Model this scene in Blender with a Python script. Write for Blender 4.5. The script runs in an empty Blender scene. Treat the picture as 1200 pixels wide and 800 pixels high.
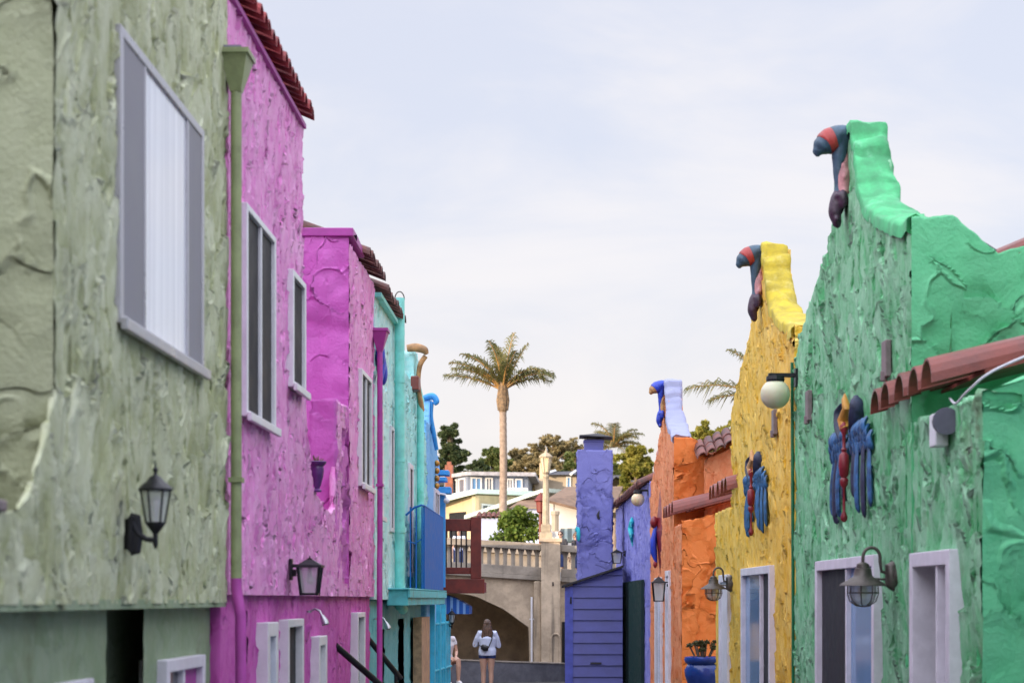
import bpy, bmesh, math, random
import numpy as np
from mathutils import Vector, Matrix, noise as mnoise
random.seed(7); np.random.seed(7)
S = bpy.context.scene
COL = S.collection
R = math.radians
F, CX, CY, CZ = 2333.0, 665.0, 702.0, 2.1      # focal length in photo pixels, vanishing point, eye height

def P(x, y, Y):
    """a point of the place at distance Y, measured off the photograph (used while laying out)"""
    return Vector(((x-CX)/F*Y, Y, CZ+(CY-y)/F*Y))
def lin(c):
    c /= 255.0
    return c/12.92 if c <= .04045 else ((c+.055)/1.055)**2.4
def rgb(r, g, b, k=1.0):
    return (min(.9, lin(r)*k), min(.9, lin(g)*k), min(.9, lin(b)*k), 1)

# ------------------------------------------------------------------ materials
class NT:
    def __init__(s, name):
        s.m = bpy.data.materials.new(name); s.m.use_nodes = True
        s.t = s.m.node_tree; s.t.nodes.clear()
        s.out = s.t.nodes.new('ShaderNodeOutputMaterial')
    def n(s, typ, **kw):
        nd = s.t.nodes.new('ShaderNode'+typ)
        for k, v in kw.items():
            if k.startswith('i_'):
                nd.inputs[k[2:].replace('_', ' ')].default_value = v
            elif k[0] == 'j' and k[1:].isdigit():
                nd.inputs[int(k[1:])].default_value = v
            else: setattr(nd, k, v)
        return nd
    def l(s, a, b): s.t.links.new(a, b)
    def math(s, op, a, b=None, c=None, clamp=False):
        nd = s.n('Math', operation=op); nd.use_clamp = clamp
        for i, v in enumerate((a, b, c)):
            if v is None: continue
            if isinstance(v, (int, float)): nd.inputs[i].default_value = v
            else: s.l(v, nd.inputs[i])
        return nd.outputs[0]
    def vmath(s, op, a, b=None, scale=None):
        nd = s.n('VectorMath', operation=op)
        for i, v in enumerate((a, b)):
            if v is None: continue
            if isinstance(v, tuple): nd.inputs[i].default_value = v
            else: s.l(v, nd.inputs[i])
        if scale is not None: nd.inputs['Scale'].default_value = scale
        return nd.outputs['Value'] if op == 'DOT_PRODUCT' else nd.outputs[0]
    def mix(s, f, a, b, blend='MIX'):
        nd = s.n('Mix', data_type='RGBA', blend_type=blend)
        if isinstance(f, (int, float)): nd.inputs[0].default_value = f
        else: s.l(f, nd.inputs[0])
        for i, v in ((6, a), (7, b)):
            if isinstance(v, tuple): nd.inputs[i].default_value = v
            else: s.l(v, nd.inputs[i])
        return nd.outputs[2]
    def ramp(s, v, lo, hi, a=0.0, b=1.0):
        nd = s.n('MapRange'); nd.interpolation_type = 'SMOOTHSTEP'
        s.l(v, nd.inputs[0])
        for i, q in zip((1, 2, 3, 4), (lo, hi, a, b)): nd.inputs[i].default_value = q
        return nd.outputs[0]
    def noise(s, vec, scale, detail=3, rough=.55, out=0):
        nd = s.n('TexNoise', i_Scale=scale, i_Detail=detail, i_Roughness=rough)
        if vec is not None: s.l(vec, nd.inputs['Vector'])
        return nd.outputs[out]
    def bsdf(s, col, rough=.6, metal=0.0, spec=.5, **kw):
        b = s.n('BsdfPrincipled')
        if isinstance(col, tuple): b.inputs['Base Color'].default_value = col
        else: s.l(col, b.inputs['Base Color'])
        if isinstance(rough, (int, float)): b.inputs['Roughness'].default_value = rough
        else: s.l(rough, b.inputs['Roughness'])
        b.inputs['Metallic'].default_value = metal
        b.inputs['Specular IOR Level'].default_value = spec
        for k, v in kw.items(): b.inputs[k.replace('_', ' ')].default_value = v
        s.l(b.outputs[0], s.out.inputs[0]); return b
    def bump(s, b, h, strength=.3, dist=.02):
        nd = s.n('Bump', i_Strength=strength, i_Distance=dist)
        s.l(h, nd.inputs['Height']); s.l(nd.outputs[0], b.inputs['Normal'])

def stucco(name, col, pale_col, pale_mix=.5, scale=4.0, disp=.03, stretch=(1, 1, 1), rough=.62, dirt=None, smooth=False, holes=0.0):
    """thick hand trowelled stucco: tilted trowel strokes with crisp lips, paler colour on the raised parts"""
    t = NT(name)
    co = t.n('TexCoord').outputs['Object']
    mp = t.n('Mapping'); mp.inputs['Scale'].default_value = stretch; t.l(co, mp.inputs[0])
    w = t.noise(mp.outputs[0], scale*(.75 if smooth else .55), 2.2, .5, 1)
    w = t.vmath('SCALE', t.vmath('SUBTRACT', w, (.5, .5, .5)), scale=(1.9 if smooth else 1.7)/scale)
    p = t.vmath('ADD', mp.outputs[0], w)
    hs = []
    for k, (sc, amp) in enumerate(((scale, 1.0), (scale*1.9, .5))):
        q = p if k == 0 else t.vmath('ADD', p, (3.7, 1.3, 5.1))
        v = t.n('TexVoronoi', feature='F1', i_Scale=sc, i_Randomness=1.0); t.l(q, v.inputs['Vector'])
        d = t.vmath('SUBTRACT', q, v.outputs['Position'])
        r = t.vmath('SUBTRACT', v.outputs['Color'], (.5, .5, .15))
        hs.append(t.math('MULTIPLY', t.vmath('DOT_PRODUCT', d, r), sc*amp*(1.5 if smooth else .95)))
        if k == 0:
            e = t.n('TexVoronoi', feature='DISTANCE_TO_EDGE', i_Scale=sc); t.l(q, e.inputs['Vector'])
            lip = t.ramp(e.outputs[0], .0, .10 if not smooth else .07, 1, 0)
            msk = t.ramp(t.noise(p, scale*.8, 2), .42, .55)
            one = t.ramp(hs[0], .0, .14)
            hs.append(t.math('MULTIPLY', t.math('MULTIPLY', t.math('MULTIPLY', lip, msk), one), .34 if smooth else .3))
    soft = t.ramp(t.noise(co, scale*.45, 2), .38, .60, .25 if smooth else .6, 1.0)
    hs[0] = t.math('MULTIPLY', hs[0], soft); hs[-1] = t.math('MULTIPLY', hs[-1], soft)
    hs.append(t.math('MULTIPLY', t.noise(co, scale*16, 3, .6), .09))
    nz = t.noise(p, scale*4.5, 4, .6)
    hs.append(t.math('MULTIPLY', t.math('SUBTRACT', nz, .5), (.08 if smooth else .26)))
    h = hs[0]
    for q in hs[1:]: h = t.math('ADD', h, q)
    if holes:
        mg = t.n('Mapping'); mg.inputs['Scale'].default_value = (1, 1, .34); t.l(p, mg.inputs[0])
        pit = t.ramp(t.noise(mg.outputs[0], scale*2.6, 1.5, .5), .30, .44, -1, 0)
        h = t.math('ADD', h, t.math('MULTIPLY', pit, holes*.75))
    big = t.noise(co, .9, 3)
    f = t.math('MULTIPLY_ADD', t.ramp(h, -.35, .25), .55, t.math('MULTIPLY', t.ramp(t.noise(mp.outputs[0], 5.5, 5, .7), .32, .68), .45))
    c = t.mix(t.math('MULTIPLY', f, pale_mix, clamp=True), col, pale_col)  # paler colour mixed in over the raised parts
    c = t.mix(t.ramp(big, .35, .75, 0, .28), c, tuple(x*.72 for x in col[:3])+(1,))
    if dirt:
        dz = t.ramp(t.noise(co, 1.3, 5, .7), .56, .72, 0, .7)
        c = t.mix(dz, c, dirt)
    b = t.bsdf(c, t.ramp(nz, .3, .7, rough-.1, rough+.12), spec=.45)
    dn = t.n('Displacement', i_Midlevel=0.0, i_Scale=disp); t.l(h, dn.inputs['Height'])
    t.l(dn.outputs[0], t.out.inputs['Displacement'])
    t.m.displacement_method = 'BOTH'
    return t.m

def paint(name, col, rough=.5, var=.12, nscale=6.0, bump=.15, metal=0.0, spec=.5, stain=None, bscale=40):
    t = NT(name); co = t.n('TexCoord').outputs['Object']
    v = t.noise(co, nscale, 4, .65)
    dk = tuple(x*(1-var*2) for x in col[:3])+(1,); lt = tuple(min(.95, x*(1+var)) for x in col[:3])+(1,)
    c = t.mix(t.ramp(v, .3, .7), dk, lt)
    if stain: c = t.mix(t.ramp(t.noise(co, nscale*.45, 5, .7), .55, .7, 0, .75), c, stain)
    b = t.bsdf(c, t.ramp(v, .3, .7, max(.05, rough-.1), min(1, rough+.1)), metal, spec)
    if bump: t.bump(b, t.noise(co, bscale, 3), bump, .01)
    return t.m
def glass(name, col=(.02, .022, .028, 1), rough=.08, spec=.5):
    t = NT(name); co = t.n('TexCoord').outputs['Object']
    b = t.bsdf(t.mix(t.noise(co, 1.5, 2), col, tuple(x*1.5 for x in col[:3])+(1,)), rough, spec=spec)
    t.bump(b, t.noise(co, 1.1, 1), .03, .05); return t.m
def foliage(name, a, b, c, scale=.6):
    t = NT(name); co = t.n('TexCoord').outputs['Object']
    g = t.n('NewGeometry')
    k = t.mix(t.ramp(t.noise(co, scale, 3, .6), .35, .65), a, b)
    k = t.mix(t.ramp(t.noise(co, scale*9, 1), .5, .75), k, c)
    bs = t.n('BsdfPrincipled', i_Roughness=.6); bs.inputs['Specular IOR Level'].default_value = .25
    t.l(k, bs.inputs['Base Color'])
    tr = t.n('BsdfTranslucent'); t.l(k, tr.inputs[0])
    mx = t.n('MixShader'); mx.inputs[0].default_value = .3
    t.l(bs.outputs[0], mx.inputs[1]); t.l(tr.outputs[0], mx.inputs[2]); t.l(mx.outputs[0], t.out.inputs[0])
    return t.m
def clearglass(name):
    t = NT(name)
    a = t.n('BsdfTransparent'); a.inputs[0].default_value = (.9, .92, .93, 1)
    g = t.n('BsdfPrincipled', i_Roughness=.25); g.inputs['Base Color'].default_value = (.75, .76, .74, 1)
    mx = t.n('MixShader'); mx.inputs[0].default_value = .42
    t.l(a.outputs[0], mx.inputs[1]); t.l(g.outputs[0], mx.inputs[2]); t.l(mx.outputs[0], t.out.inputs[0]); return t.m
def frost(name, col):
    t = NT(name); b = t.bsdf(col, .3, spec=.5); b.inputs['Subsurface Weight'].default_value = .3
    b.inputs['Subsurface Scale'].default_value = .03; return t.m

M = {}
# left row
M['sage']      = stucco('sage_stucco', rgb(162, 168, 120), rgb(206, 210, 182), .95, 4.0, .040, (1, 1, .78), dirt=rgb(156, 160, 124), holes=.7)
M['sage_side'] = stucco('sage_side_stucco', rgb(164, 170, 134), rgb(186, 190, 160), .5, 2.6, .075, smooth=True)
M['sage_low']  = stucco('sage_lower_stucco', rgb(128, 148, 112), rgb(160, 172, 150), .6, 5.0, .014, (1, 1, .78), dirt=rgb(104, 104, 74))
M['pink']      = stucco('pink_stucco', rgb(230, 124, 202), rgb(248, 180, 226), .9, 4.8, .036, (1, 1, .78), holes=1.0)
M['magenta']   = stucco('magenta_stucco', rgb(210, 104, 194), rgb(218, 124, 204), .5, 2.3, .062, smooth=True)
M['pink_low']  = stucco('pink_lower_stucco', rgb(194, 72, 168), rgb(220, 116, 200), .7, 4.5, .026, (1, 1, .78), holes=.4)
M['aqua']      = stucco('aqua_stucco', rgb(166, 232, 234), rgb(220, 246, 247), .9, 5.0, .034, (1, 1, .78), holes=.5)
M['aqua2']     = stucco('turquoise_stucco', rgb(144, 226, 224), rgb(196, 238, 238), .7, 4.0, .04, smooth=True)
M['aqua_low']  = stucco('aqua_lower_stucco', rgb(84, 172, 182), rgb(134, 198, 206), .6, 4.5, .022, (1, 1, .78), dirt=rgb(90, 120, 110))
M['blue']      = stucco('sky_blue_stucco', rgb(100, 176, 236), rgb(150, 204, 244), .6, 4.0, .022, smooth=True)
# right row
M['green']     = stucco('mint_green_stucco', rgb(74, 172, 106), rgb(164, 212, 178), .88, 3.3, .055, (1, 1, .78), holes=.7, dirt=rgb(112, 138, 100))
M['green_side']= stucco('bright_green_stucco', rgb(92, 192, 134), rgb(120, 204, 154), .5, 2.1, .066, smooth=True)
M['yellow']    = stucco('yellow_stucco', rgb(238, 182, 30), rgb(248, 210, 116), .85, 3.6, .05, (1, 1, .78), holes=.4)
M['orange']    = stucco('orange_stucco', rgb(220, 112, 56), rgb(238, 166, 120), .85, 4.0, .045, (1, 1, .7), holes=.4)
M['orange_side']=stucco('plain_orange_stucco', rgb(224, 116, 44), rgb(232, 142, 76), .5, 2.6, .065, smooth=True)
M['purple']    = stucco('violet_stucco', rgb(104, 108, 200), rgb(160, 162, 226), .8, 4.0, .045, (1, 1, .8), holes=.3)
M['purple_side']=stucco('chimney_violet_stucco', rgb(114, 116, 184), rgb(132, 134, 198), .5, 2.6, .06, smooth=True)
# painted and other surfaces
M['white']     = paint('white_trim_paint', (.74, .73, .76, 1), .4, .05)
M['lilac']     = paint('lilac_white_paint', (.70, .67, .74, 1), .45, .06)
M['alu']       = paint('window_aluminium', (.45, .44, .47, 1), .35, .06, metal=.2)
M['screen']    = paint('insect_screen', (.24, .23, .26, 1), .55, .06, nscale=2, bump=.2, bscale=300)
M['blind']     = glass('bright_blind_glass', (.80, .82, .86, 1), .04, .8)
def blind(name):
    t = NT(name); co = t.n('TexCoord').outputs['Object']
    mp = t.n('Mapping'); mp.inputs['Scale'].default_value = (1, 9, .15); t.l(co, mp.inputs[0])
    v = t.noise(mp.outputs[0], 1.6, 3, .6)
    b = t.bsdf(t.mix(t.ramp(v, .3, .7), (.62, .63, .68, 1), (.84, .85, .88, 1)), .05, spec=.7)  # fold shading and mullion shadows painted in as vertical streaks
    t.bump(b, t.noise(co, .9, 1), .05, .05); return t.m
M['blind'] = blind('curtained_window_glass')
M['dark']      = glass('dark_window_glass', (.030, .032, .040, 1), .18)
M['charcoal']  = paint('charcoal_screen', (.036, .035, .042, 1), .6, .1, nscale=3, bump=.05, spec=.15)
M['reflectglass'] = glass('blue_reflection_glass', (.10, .22, .40, 1), .08)  # blue reflection painted into the glass colour
M['black']     = paint('black_iron', (.018, .018, .022, 1), .42, .15, metal=.3)
M['void']      = paint('painted_opening_shade', (.006, .006, .008, 1), .8, .1, bump=0)  # near-black paint stands in for the unlit depth of openings
M['bronze']    = paint('weathered_bronze', (.11, .095, .085, 1), .5, .2, metal=.5)
M['lampglass'] = clearglass('seeded_lamp_glass')
M['bulb']      = frost('white_bulb', (.7, .72, .72, 1))
M['globe']     = frost('cream_globe_glass', (.62, .60, .42, 1))
M['globe2']    = frost('amber_globe_glass', (.68, .56, .36, 1))
M['sagepaint'] = paint('sage_pipe_paint', rgb(146, 156, 112), .5, .1, stain=rgb(124, 134, 94))
M['pinkpaint'] = paint('magenta_pipe_paint', rgb(172, 68, 156), .5, .08)
M['tealpaint'] = paint('teal_pipe_paint', rgb(136, 226, 218), .45, .08, stain=rgb(96, 200, 170))
M['tealwood']  = paint('teal_wood_paint', rgb(96, 190, 198), .6, .12, stain=rgb(100, 140, 130))
M['cyanwood']  = paint('cyan_wood_paint', rgb(70, 184, 210), .5, .1)
M['bluemetal'] = paint('royal_blue_paint', rgb(0, 98, 180), .65, .06)
M['bluewood']  = paint('sky_blue_wood_paint', rgb(64, 156, 226), .5, .08)
M['redwood']   = paint('red_brown_wood_stain', rgb(112, 42, 32), .55, .18, nscale=5)
M['plank']     = paint('bare_plank_wood', rgb(176, 142, 112), .7, .2, nscale=9)
M['tile_red']  = paint('red_painted_tile', rgb(142, 46, 48), .6, .28, nscale=5, bump=.4)
M['tile_brown']= paint('brown_clay_tile', rgb(108, 62, 54), .6, .35, nscale=5, bump=.4, stain=rgb(84, 52, 48))
M['tile_ox']   = paint('oxblood_glazed_tile', rgb(126, 60, 50), .42, .15, nscale=4, bump=.25)
M['tar']       = paint('roof_tar', (.03, .028, .032, 1), .7, .3)
M['limeplaster']= paint('bright_green_cap_plaster', rgb(78, 178, 118), .7, .14, bump=.8, bscale=11, stain=rgb(118, 196, 150))
M['lemonplaster']= paint('lemon_cap_plaster', rgb(192, 172, 48), .7, .14, bump=.8, bscale=11, stain=rgb(206, 194, 110))
M['whiteplaster']= paint('lavender_white_plaster', rgb(150, 154, 186), .6, .04, bump=.3, bscale=14)
M['s_teal']    = paint('sculpture_slate_teal', rgb(62, 88, 108), .5, .25, bump=.4, bscale=25)
M['s_red']     = paint('sculpture_brick_red', rgb(168, 58, 54), .5, .15, bump=.3, bscale=25)
M['s_pink']    = paint('sculpture_dusty_pink', rgb(196, 140, 142), .6, .2, bump=.5, bscale=18)
M['s_plum']    = paint('sculpture_plum', rgb(78, 56, 76), .5, .3, bump=.5, bscale=20)
M['s_blue']    = paint('sculpture_blue', rgb(50, 98, 146), .55, .3, nscale=12, bump=.6, bscale=30)
M['s_indigo']  = paint('sculpture_indigo', rgb(46, 54, 82), .55, .3, nscale=12, bump=.5, bscale=30)
M['s_gold']    = paint('sculpture_ochre', rgb(186, 132, 52), .5, .2, bump=.3)
M['s_maroon']  = paint('sculpture_maroon', rgb(132, 34, 44), .4, .15, bump=.2)
M['s_royal']   = paint('sculpture_royal_blue', rgb(36, 66, 190), .4, .15, bump=.2)
M['s_tan']     = paint('sculpture_tan', rgb(186, 142, 96), .6, .25, bump=.4)
M['s_aqua']    = paint('sculpture_aqua', rgb(36, 176, 190), .5, .2, bump=.4)
M['urn']       = paint('aubergine_glaze', rgb(92, 44, 112), .4, .15, bump=.15)
M['potblue']   = paint('cobalt_glaze', rgb(36, 62, 140), .18, .15, nscale=3, bump=.1)
M['shed']      = paint('indigo_siding_paint', rgb(92, 94, 158), .55, .07, nscale=3, bump=.1)
M['shedtrim']  = paint('indigo_trim_paint', rgb(82, 90, 176), .5, .1)
M['shutter']   = paint('dark_green_shutter_paint', rgb(10, 52, 48), .5, .15)
M['greentrim'] = paint('deep_green_trim_paint', rgb(20, 110, 70), .5, .1)
M['grayplate'] = paint('grey_slate_plate', rgb(130, 116, 116), .6, .15)
M['whitebox']  = paint('white_plastic', (.72, .72, .76, 1), .4, .03, bump=0)
M['steel']     = paint('galvanised_steel', (.45, .46, .48, 1), .35, .1, metal=.8)
M['graymetal'] = paint('grey_speaker_cone', rgb(96, 94, 110), .5, .1)

def concrete(name, col, streak=True, scale=1.0):
    t = NT(name); co = t.n('TexCoord').outputs['Object']
    a = t.noise(co, 1.2*scale, 5, .7); b_ = t.noise(co, 9*scale, 4, .6)
    c = t.mix(t.ramp(a, .3, .7), tuple(x*.68 for x in col[:3])+(1,), tuple(min(.9, x*1.15) for x in col[:3])+(1,))
    c = t.mix(t.ramp(b_, .5, .75, 0, .35), c, tuple(x*.5 for x in col[:3])+(1,))
    if streak:
        mp = t.n('Mapping'); mp.inputs['Scale'].default_value = (2.2, 2.2, .16); t.l(co, mp.inputs[0])
        s = t.noise(mp.outputs[0], 1.6, 4, .6)
        c = t.mix(t.ramp(s, .56, .72, 0, .65), c, (.075, .065, .055, 1))
        c = t.mix(t.ramp(s, .30, .22, 0, .4), c, (.5, .46, .40, 1))
    b = t.bsdf(c, .85, spec=.25); t.bump(b, b_, .35, .02); return t.m
M['bridge']  = concrete('weathered_bridge_concrete', (.50, .395, .285, 1))
M['bridge2'] = concrete('grey_balustrade_concrete', (.30, .26, .215, 1))
M['soffit']  = concrete('dark_vault_concrete', (.58, .47, .36, 1), False)
M['lowwall'] = concrete('grey_low_wall_concrete', (.16, .16, .18, 1), False, 2)
M['pave']    = concrete('alley_concrete', (.085, .08, .078, 1), False)
M['asphalt'] = concrete('asphalt', (.055, .055, .058, 1), False, 3)
M['earth']   = concrete('dry_hill_earth', (.14, .12, .07, 1), False)
M['post']    = concrete('lamp_post_concrete', (.42, .35, .25, 1), False, 3)
M['soil']    = concrete('soil', (.06, .045, .03, 1), False, 4)

def striped(name, a, b, width, axis=0):
    t = NT(name); co = t.n('TexCoord').outputs['Object']
    sp = t.n('SeparateXYZ'); t.l(co, sp.inputs[0])
    f = t.math('FRACT', t.math('DIVIDE', sp.outputs[axis], width))
    k = t.math('GREATER_THAN', f, .6)
    t.bsdf(t.mix(k, a, b), .75); return t.m
M['awning']  = striped('blue_striped_canvas', rgb(36, 92, 180), rgb(130, 172, 226), .105, 0)
M['awning2'] = striped('dark_green_striped_canvas', rgb(52, 66, 62), rgb(120, 132, 126), .3, 0)
def siding(name, col, pitch=.25, rough=.6):
    t = NT(name); co = t.n('TexCoord').outputs['Object']
    sp = t.n('SeparateXYZ'); t.l(co, sp.inputs[0])
    f = t.math('FRACT', t.math('DIVIDE', sp.outputs[2], pitch))
    v = t.noise(co, 1.5, 4, .6)
    c = t.mix(t.ramp(v, .3, .7), tuple(x*.85 for x in col[:3])+(1,), col)
    b = t.bsdf(c, rough); t.bump(b, f, .6, .03); return t.m
def shingle(name, col):
    t = NT(name); co = t.n('TexCoord').outputs['Object']
    v = t.n('TexVoronoi', i_Scale=3.2); t.l(co, v.inputs['Vector'])
    n2 = t.noise(co, 2.5, 4, .7)
    c = t.mix(t.ramp(n2, .3, .7), tuple(x*.6 for x in col[:3])+(1,), col)
    c = t.mix(t.ramp(v.outputs['Distance'], .2, .8, 0, .3), c, tuple(x*.4 for x in col[:3])+(1,))
    b = t.bsdf(c, .85); t.bump(b, v.outputs['Distance'], .6, .05); return t.m
M['h_grey']  = siding('slate_blue_siding', rgb(132, 142, 160))
M['h_tan']   = paint('tan_house_plaster', rgb(200, 178, 144), .75, .06, nscale=1.5)
M['h_tan2']  = paint('putty_house_plaster', rgb(172, 158, 138), .75, .06, nscale=1.5)
M['h_white'] = paint('white_house_plaster', (.74, .70, .66, 1), .7, .04, nscale=1.5)
M['h_blue']  = paint('pale_blue_plaster', rgb(184, 194, 224), .7, .05, nscale=1.5)
M['fascia']  = paint('pale_green_fascia', rgb(206, 220, 206), .6, .04, nscale=2)
M['roofgrey']= shingle('charcoal_shingle', (.085, .085, .10, 1))
M['roofbrn'] = shingle('brown_shingle', (.24, .15, .095, 1))
M['rooflt']  = shingle('pale_flat_roof', (.52, .50, .52, 1))
M['brick']   = shingle('red_brick', (.36, .13, .08, 1))
M['winwhite']= paint('house_window_trim', (.75, .74, .72, 1), .5, .03)
M['paneh']   = glass('house_pane', (.10, .12, .15, 1), .1)
M['bark']    = concrete('tree_bark', (.16, .12, .085, 1), False, 6)
M['palmbark']= concrete('palm_trunk', (.33, .25, .19, 1), False, 6)
M['sheath']  = paint('palm_crownshaft', rgb(128, 104, 76), .7, .3, nscale=8, bump=.6)
M['l_dark']  = foliage('cypress_foliage', (.040, .065, .028, 1), (.07, .10, .04, 1), (.13, .14, .055, 1))
M['l_mid']   = foliage('oak_foliage', (.08, .12, .034, 1), (.14, .17, .05, 1), (.22, .21, .08, 1))
M['l_brown'] = foliage('eucalyptus_foliage', (.18, .15, .07, 1), (.26, .21, .10, 1), (.34, .26, .13, 1))
M['l_yel']   = foliage('sunny_foliage', (.16, .18, .03, 1), (.28, .25, .045, 1), (.36, .30, .07, 1))
M['l_bush']  = foliage('bright_bush_foliage', (.075, .13, .02, 1), (.14, .20, .03, 1), (.22, .26, .05, 1), 1.2)
M['l_palm']  = foliage('palm_leaflets', (.085, .10, .032, 1), (.15, .145, .05, 1), (.23, .17, .075, 1), .9)
M['l_succ']  = foliage('succulent_leaves', (.05, .055, .02, 1), (.08, .075, .03, 1), (.10, .09, .04, 1), 8)
M['rachis']  = paint('palm_rachis', rgb(168, 128, 72), .6, .2)
M['skin']    = paint('skin', (.55, .33, .24, 1), .5, .05, bump=0)
M['hair']    = paint('brown_hair', (.10, .050, .028, 1), .45, .35, nscale=25, bump=.5, bscale=60)
M['hair_dk'] = paint('dark_brown_hair', (.035, .02, .015, 1), .45, .35, nscale=25, bump=.5, bscale=60)
M['hoodie']  = paint('pale_blue_cotton', (.60, .66, .84, 1), .85, .06, bump=.3, bscale=30)
M['tshirt']  = paint('white_cotton', (.70, .70, .74, 1), .85, .05, bump=.3, bscale=30)
M['shorts']  = paint('navy_denim', (.025, .045, .15, 1), .8, .2, bump=.3)
M['wshorts'] = paint('white_denim', (.68, .66, .66, 1), .8, .05, bump=.3)
M['leather'] = paint('black_leather', (.015, .015, .02, 1), .4, .1)
M['shoe']    = paint('white_sneaker', (.7, .7, .7, 1), .6, .05)
M['darktop'] = paint('dark_shirt', (.04, .04, .05, 1), .8, .1)
M['lens']    = paint('black_lens', (.01, .01, .01, 1), .15, .0, bump=0)
M['lips']    = paint('lips', (.40, .14, .12, 1), .5, .0, bump=0)

# ------------------------------------------------------------------ objects
def root_of(o):
    while o.parent: o = o.parent
    return o
def thing(name, label, cat, loc, group=None):
    o = bpy.data.objects.new(name, None); COL.objects.link(o)
    o.location = loc; o.empty_display_size = .2
    o['label'] = label; o['category'] = cat
    if group: o['group'] = group
    return o
def tag(o, label, cat, group=None):
    o['label'] = label; o['category'] = cat
    if group: o['group'] = group
    return o
def mesh_obj(name, verts, faces, mat, parent=None, smooth=False, loc=None, kind=None):
    off = Vector(root_of(parent).location) if parent else Vector(loc or (0, 0, 0))
    me = bpy.data.meshes.new(name)
    v = np.asarray(verts, dtype=float).reshape(-1, 3) - np.array(off)
    me.from_pydata(v.tolist(), [], faces if isinstance(faces, list) else faces.tolist())
    me.materials.append(mat)
    if smooth: me.polygons.foreach_set('use_smooth', [True]*len(me.polygons))
    me.update()
    o = bpy.data.objects.new(name, me); COL.objects.link(o)
    if parent: o.parent = parent
    else: o.location = off
    if kind: o['kind'] = kind
    return o

class MB:
    """collects shapes, links them as one mesh; T maps local to world"""
    def __init__(s, T=None): s.v = []; s.f = []; s.T = T or (lambda p: p)
    def add(s, vs, fs):
        n = len(s.v); s.v += [tuple(s.T(Vector(v))) for v in vs]; s.f += [tuple(i+n for i in f) for f in fs]; return s
    def box(s, a0, a1, b0, b1, c0, c1):
        return s.add([(a, b, c) for c in (c0, c1) for b in (b0, b1) for a in (a0, a1)],
                     [(0, 2, 3, 1), (4, 5, 7, 6), (0, 1, 5, 4), (2, 6, 7, 3), (0, 4, 6, 2), (1, 3, 7, 5)])
    def prism(s, poly, axis, t0, t1):
        """poly in the two other axes, extruded along axis"""
        def mk(p, t):
            q = list(p); q.insert(axis, t); return tuple(q)
        n = len(poly)
        return s.add([mk(p, t0) for p in poly]+[mk(p, t1) for p in poly],
                     [tuple(range(n))[::-1], tuple(range(n, 2*n))]+[(i, (i+1) % n, n+(i+1) % n, n+i) for i in range(n)])
    def tube(s, pts, rad, n=10, flat=(1, 1), cap=True, up=None, spl=0):
        pts = [Vector(p) for p in pts]
        if isinstance(rad, (int, float)): rad = [rad]*len(pts)
        if spl and len(pts) > 2:
            q = []; rr = []; N = len(pts)
            for i in range(N-1):
                a, b, c, d = pts[max(i-1, 0)], pts[i], pts[i+1], pts[min(i+2, N-1)]
                for k in range(spl):
                    u = k/spl; q.append(.5*((2*b)+(c-a)*u+(2*a-5*b+4*c-d)*u*u+(3*b-a-3*c+d)*u**3))
                    s_ = u*u*(3-2*u); rr.append(rad[i]*(1-s_)+rad[i+1]*s_)
            pts = q+[pts[-1]]; rad = rr+[rad[-1]]
        vs = []; fs = []; prev = None
        for i, p in enumerate(pts):
            d = (pts[min(i+1, len(pts)-1)]-pts[max(i-1, 0)]).normalized()
            if prev is None:
                a = Vector(up) if up else (Vector((0, 0, 1)) if abs(d.z) < .9 else Vector((1, 0, 0)))
            else: a = prev
            a = (a-d*a.dot(d)).normalized(); b = d.cross(a); prev = a
            for k in range(n):
                t = 2*math.pi*k/n
                vs.append(p+(a*math.cos(t)*flat[0]+b*math.sin(t)*flat[1])*rad[i])
        for i in range(len(pts)-1):
            for k in range(n):
                fs.append((i*n+k, i*n+(k+1) % n, (i+1)*n+(k+1) % n, (i+1)*n+k))
        if cap: fs += [tuple(range(n))[::-1], tuple(range((len(pts)-1)*n, len(pts)*n))]
        return s.add(vs, fs)
    def lathe(s, c, prof, n=16, sx=1, sy=1):
        vs = []; fs = []
        for r, z in prof:
            for k in range(n):
                t = 2*math.pi*k/n
                vs.append((c[0]+r*sx*math.cos(t), c[1]+r*sy*math.sin(t), c[2]+z))
        for i in range(len(prof)-1):
            for k in range(n): fs.append((i*n+k, i*n+(k+1) % n, (i+1)*n+(k+1) % n, (i+1)*n+k))
        fs += [tuple(range(n))[::-1], tuple(range((len(prof)-1)*n, len(prof)*n))]
        return s.add(vs, fs)
    def ball(s, c, r, n=14, m=9):
        if isinstance(r, (int, float)): r = (r, r, r)
        vs = []; fs = []
        for i in range(m+1):
            ph = math.pi*i/m
            for k in range(n):
                t = 2*math.pi*k/n; q = max(math.sin(ph), .002)
                vs.append((c[0]+r[0]*q*math.cos(t), c[1]+r[1]*q*math.sin(t), c[2]-r[2]*math.cos(ph)))
        for i in range(m):
            for k in range(n): fs.append((i*n+k, i*n+(k+1) % n, (i+1)*n+(k+1) % n, (i+1)*n+k))
        fs += [tuple(range(n))[::-1], tuple(range(m*n, (m+1)*n))]
        return s.add(vs, fs)
    def build(s, name, mat, parent=None, smooth=False, loc=None, kind=None, bevel=0, fix=True):
        o = mesh_obj(name, s.v, s.f, mat, parent, smooth, loc, kind)
        if fix:
            bm = bmesh.new(); bm.from_mesh(o.data); bmesh.ops.recalc_face_normals(bm, faces=bm.faces); bm.to_mesh(o.data); bm.free()
        if smooth:
            try: o.data.set_sharp_from_angle(angle=R(48))
            except Exception: pass
        if bevel:
            md = o.modifiers.new('edge', 'BEVEL'); md.width = bevel; md.segments = 2; md.limit_method = 'ANGLE'
        return o
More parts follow.
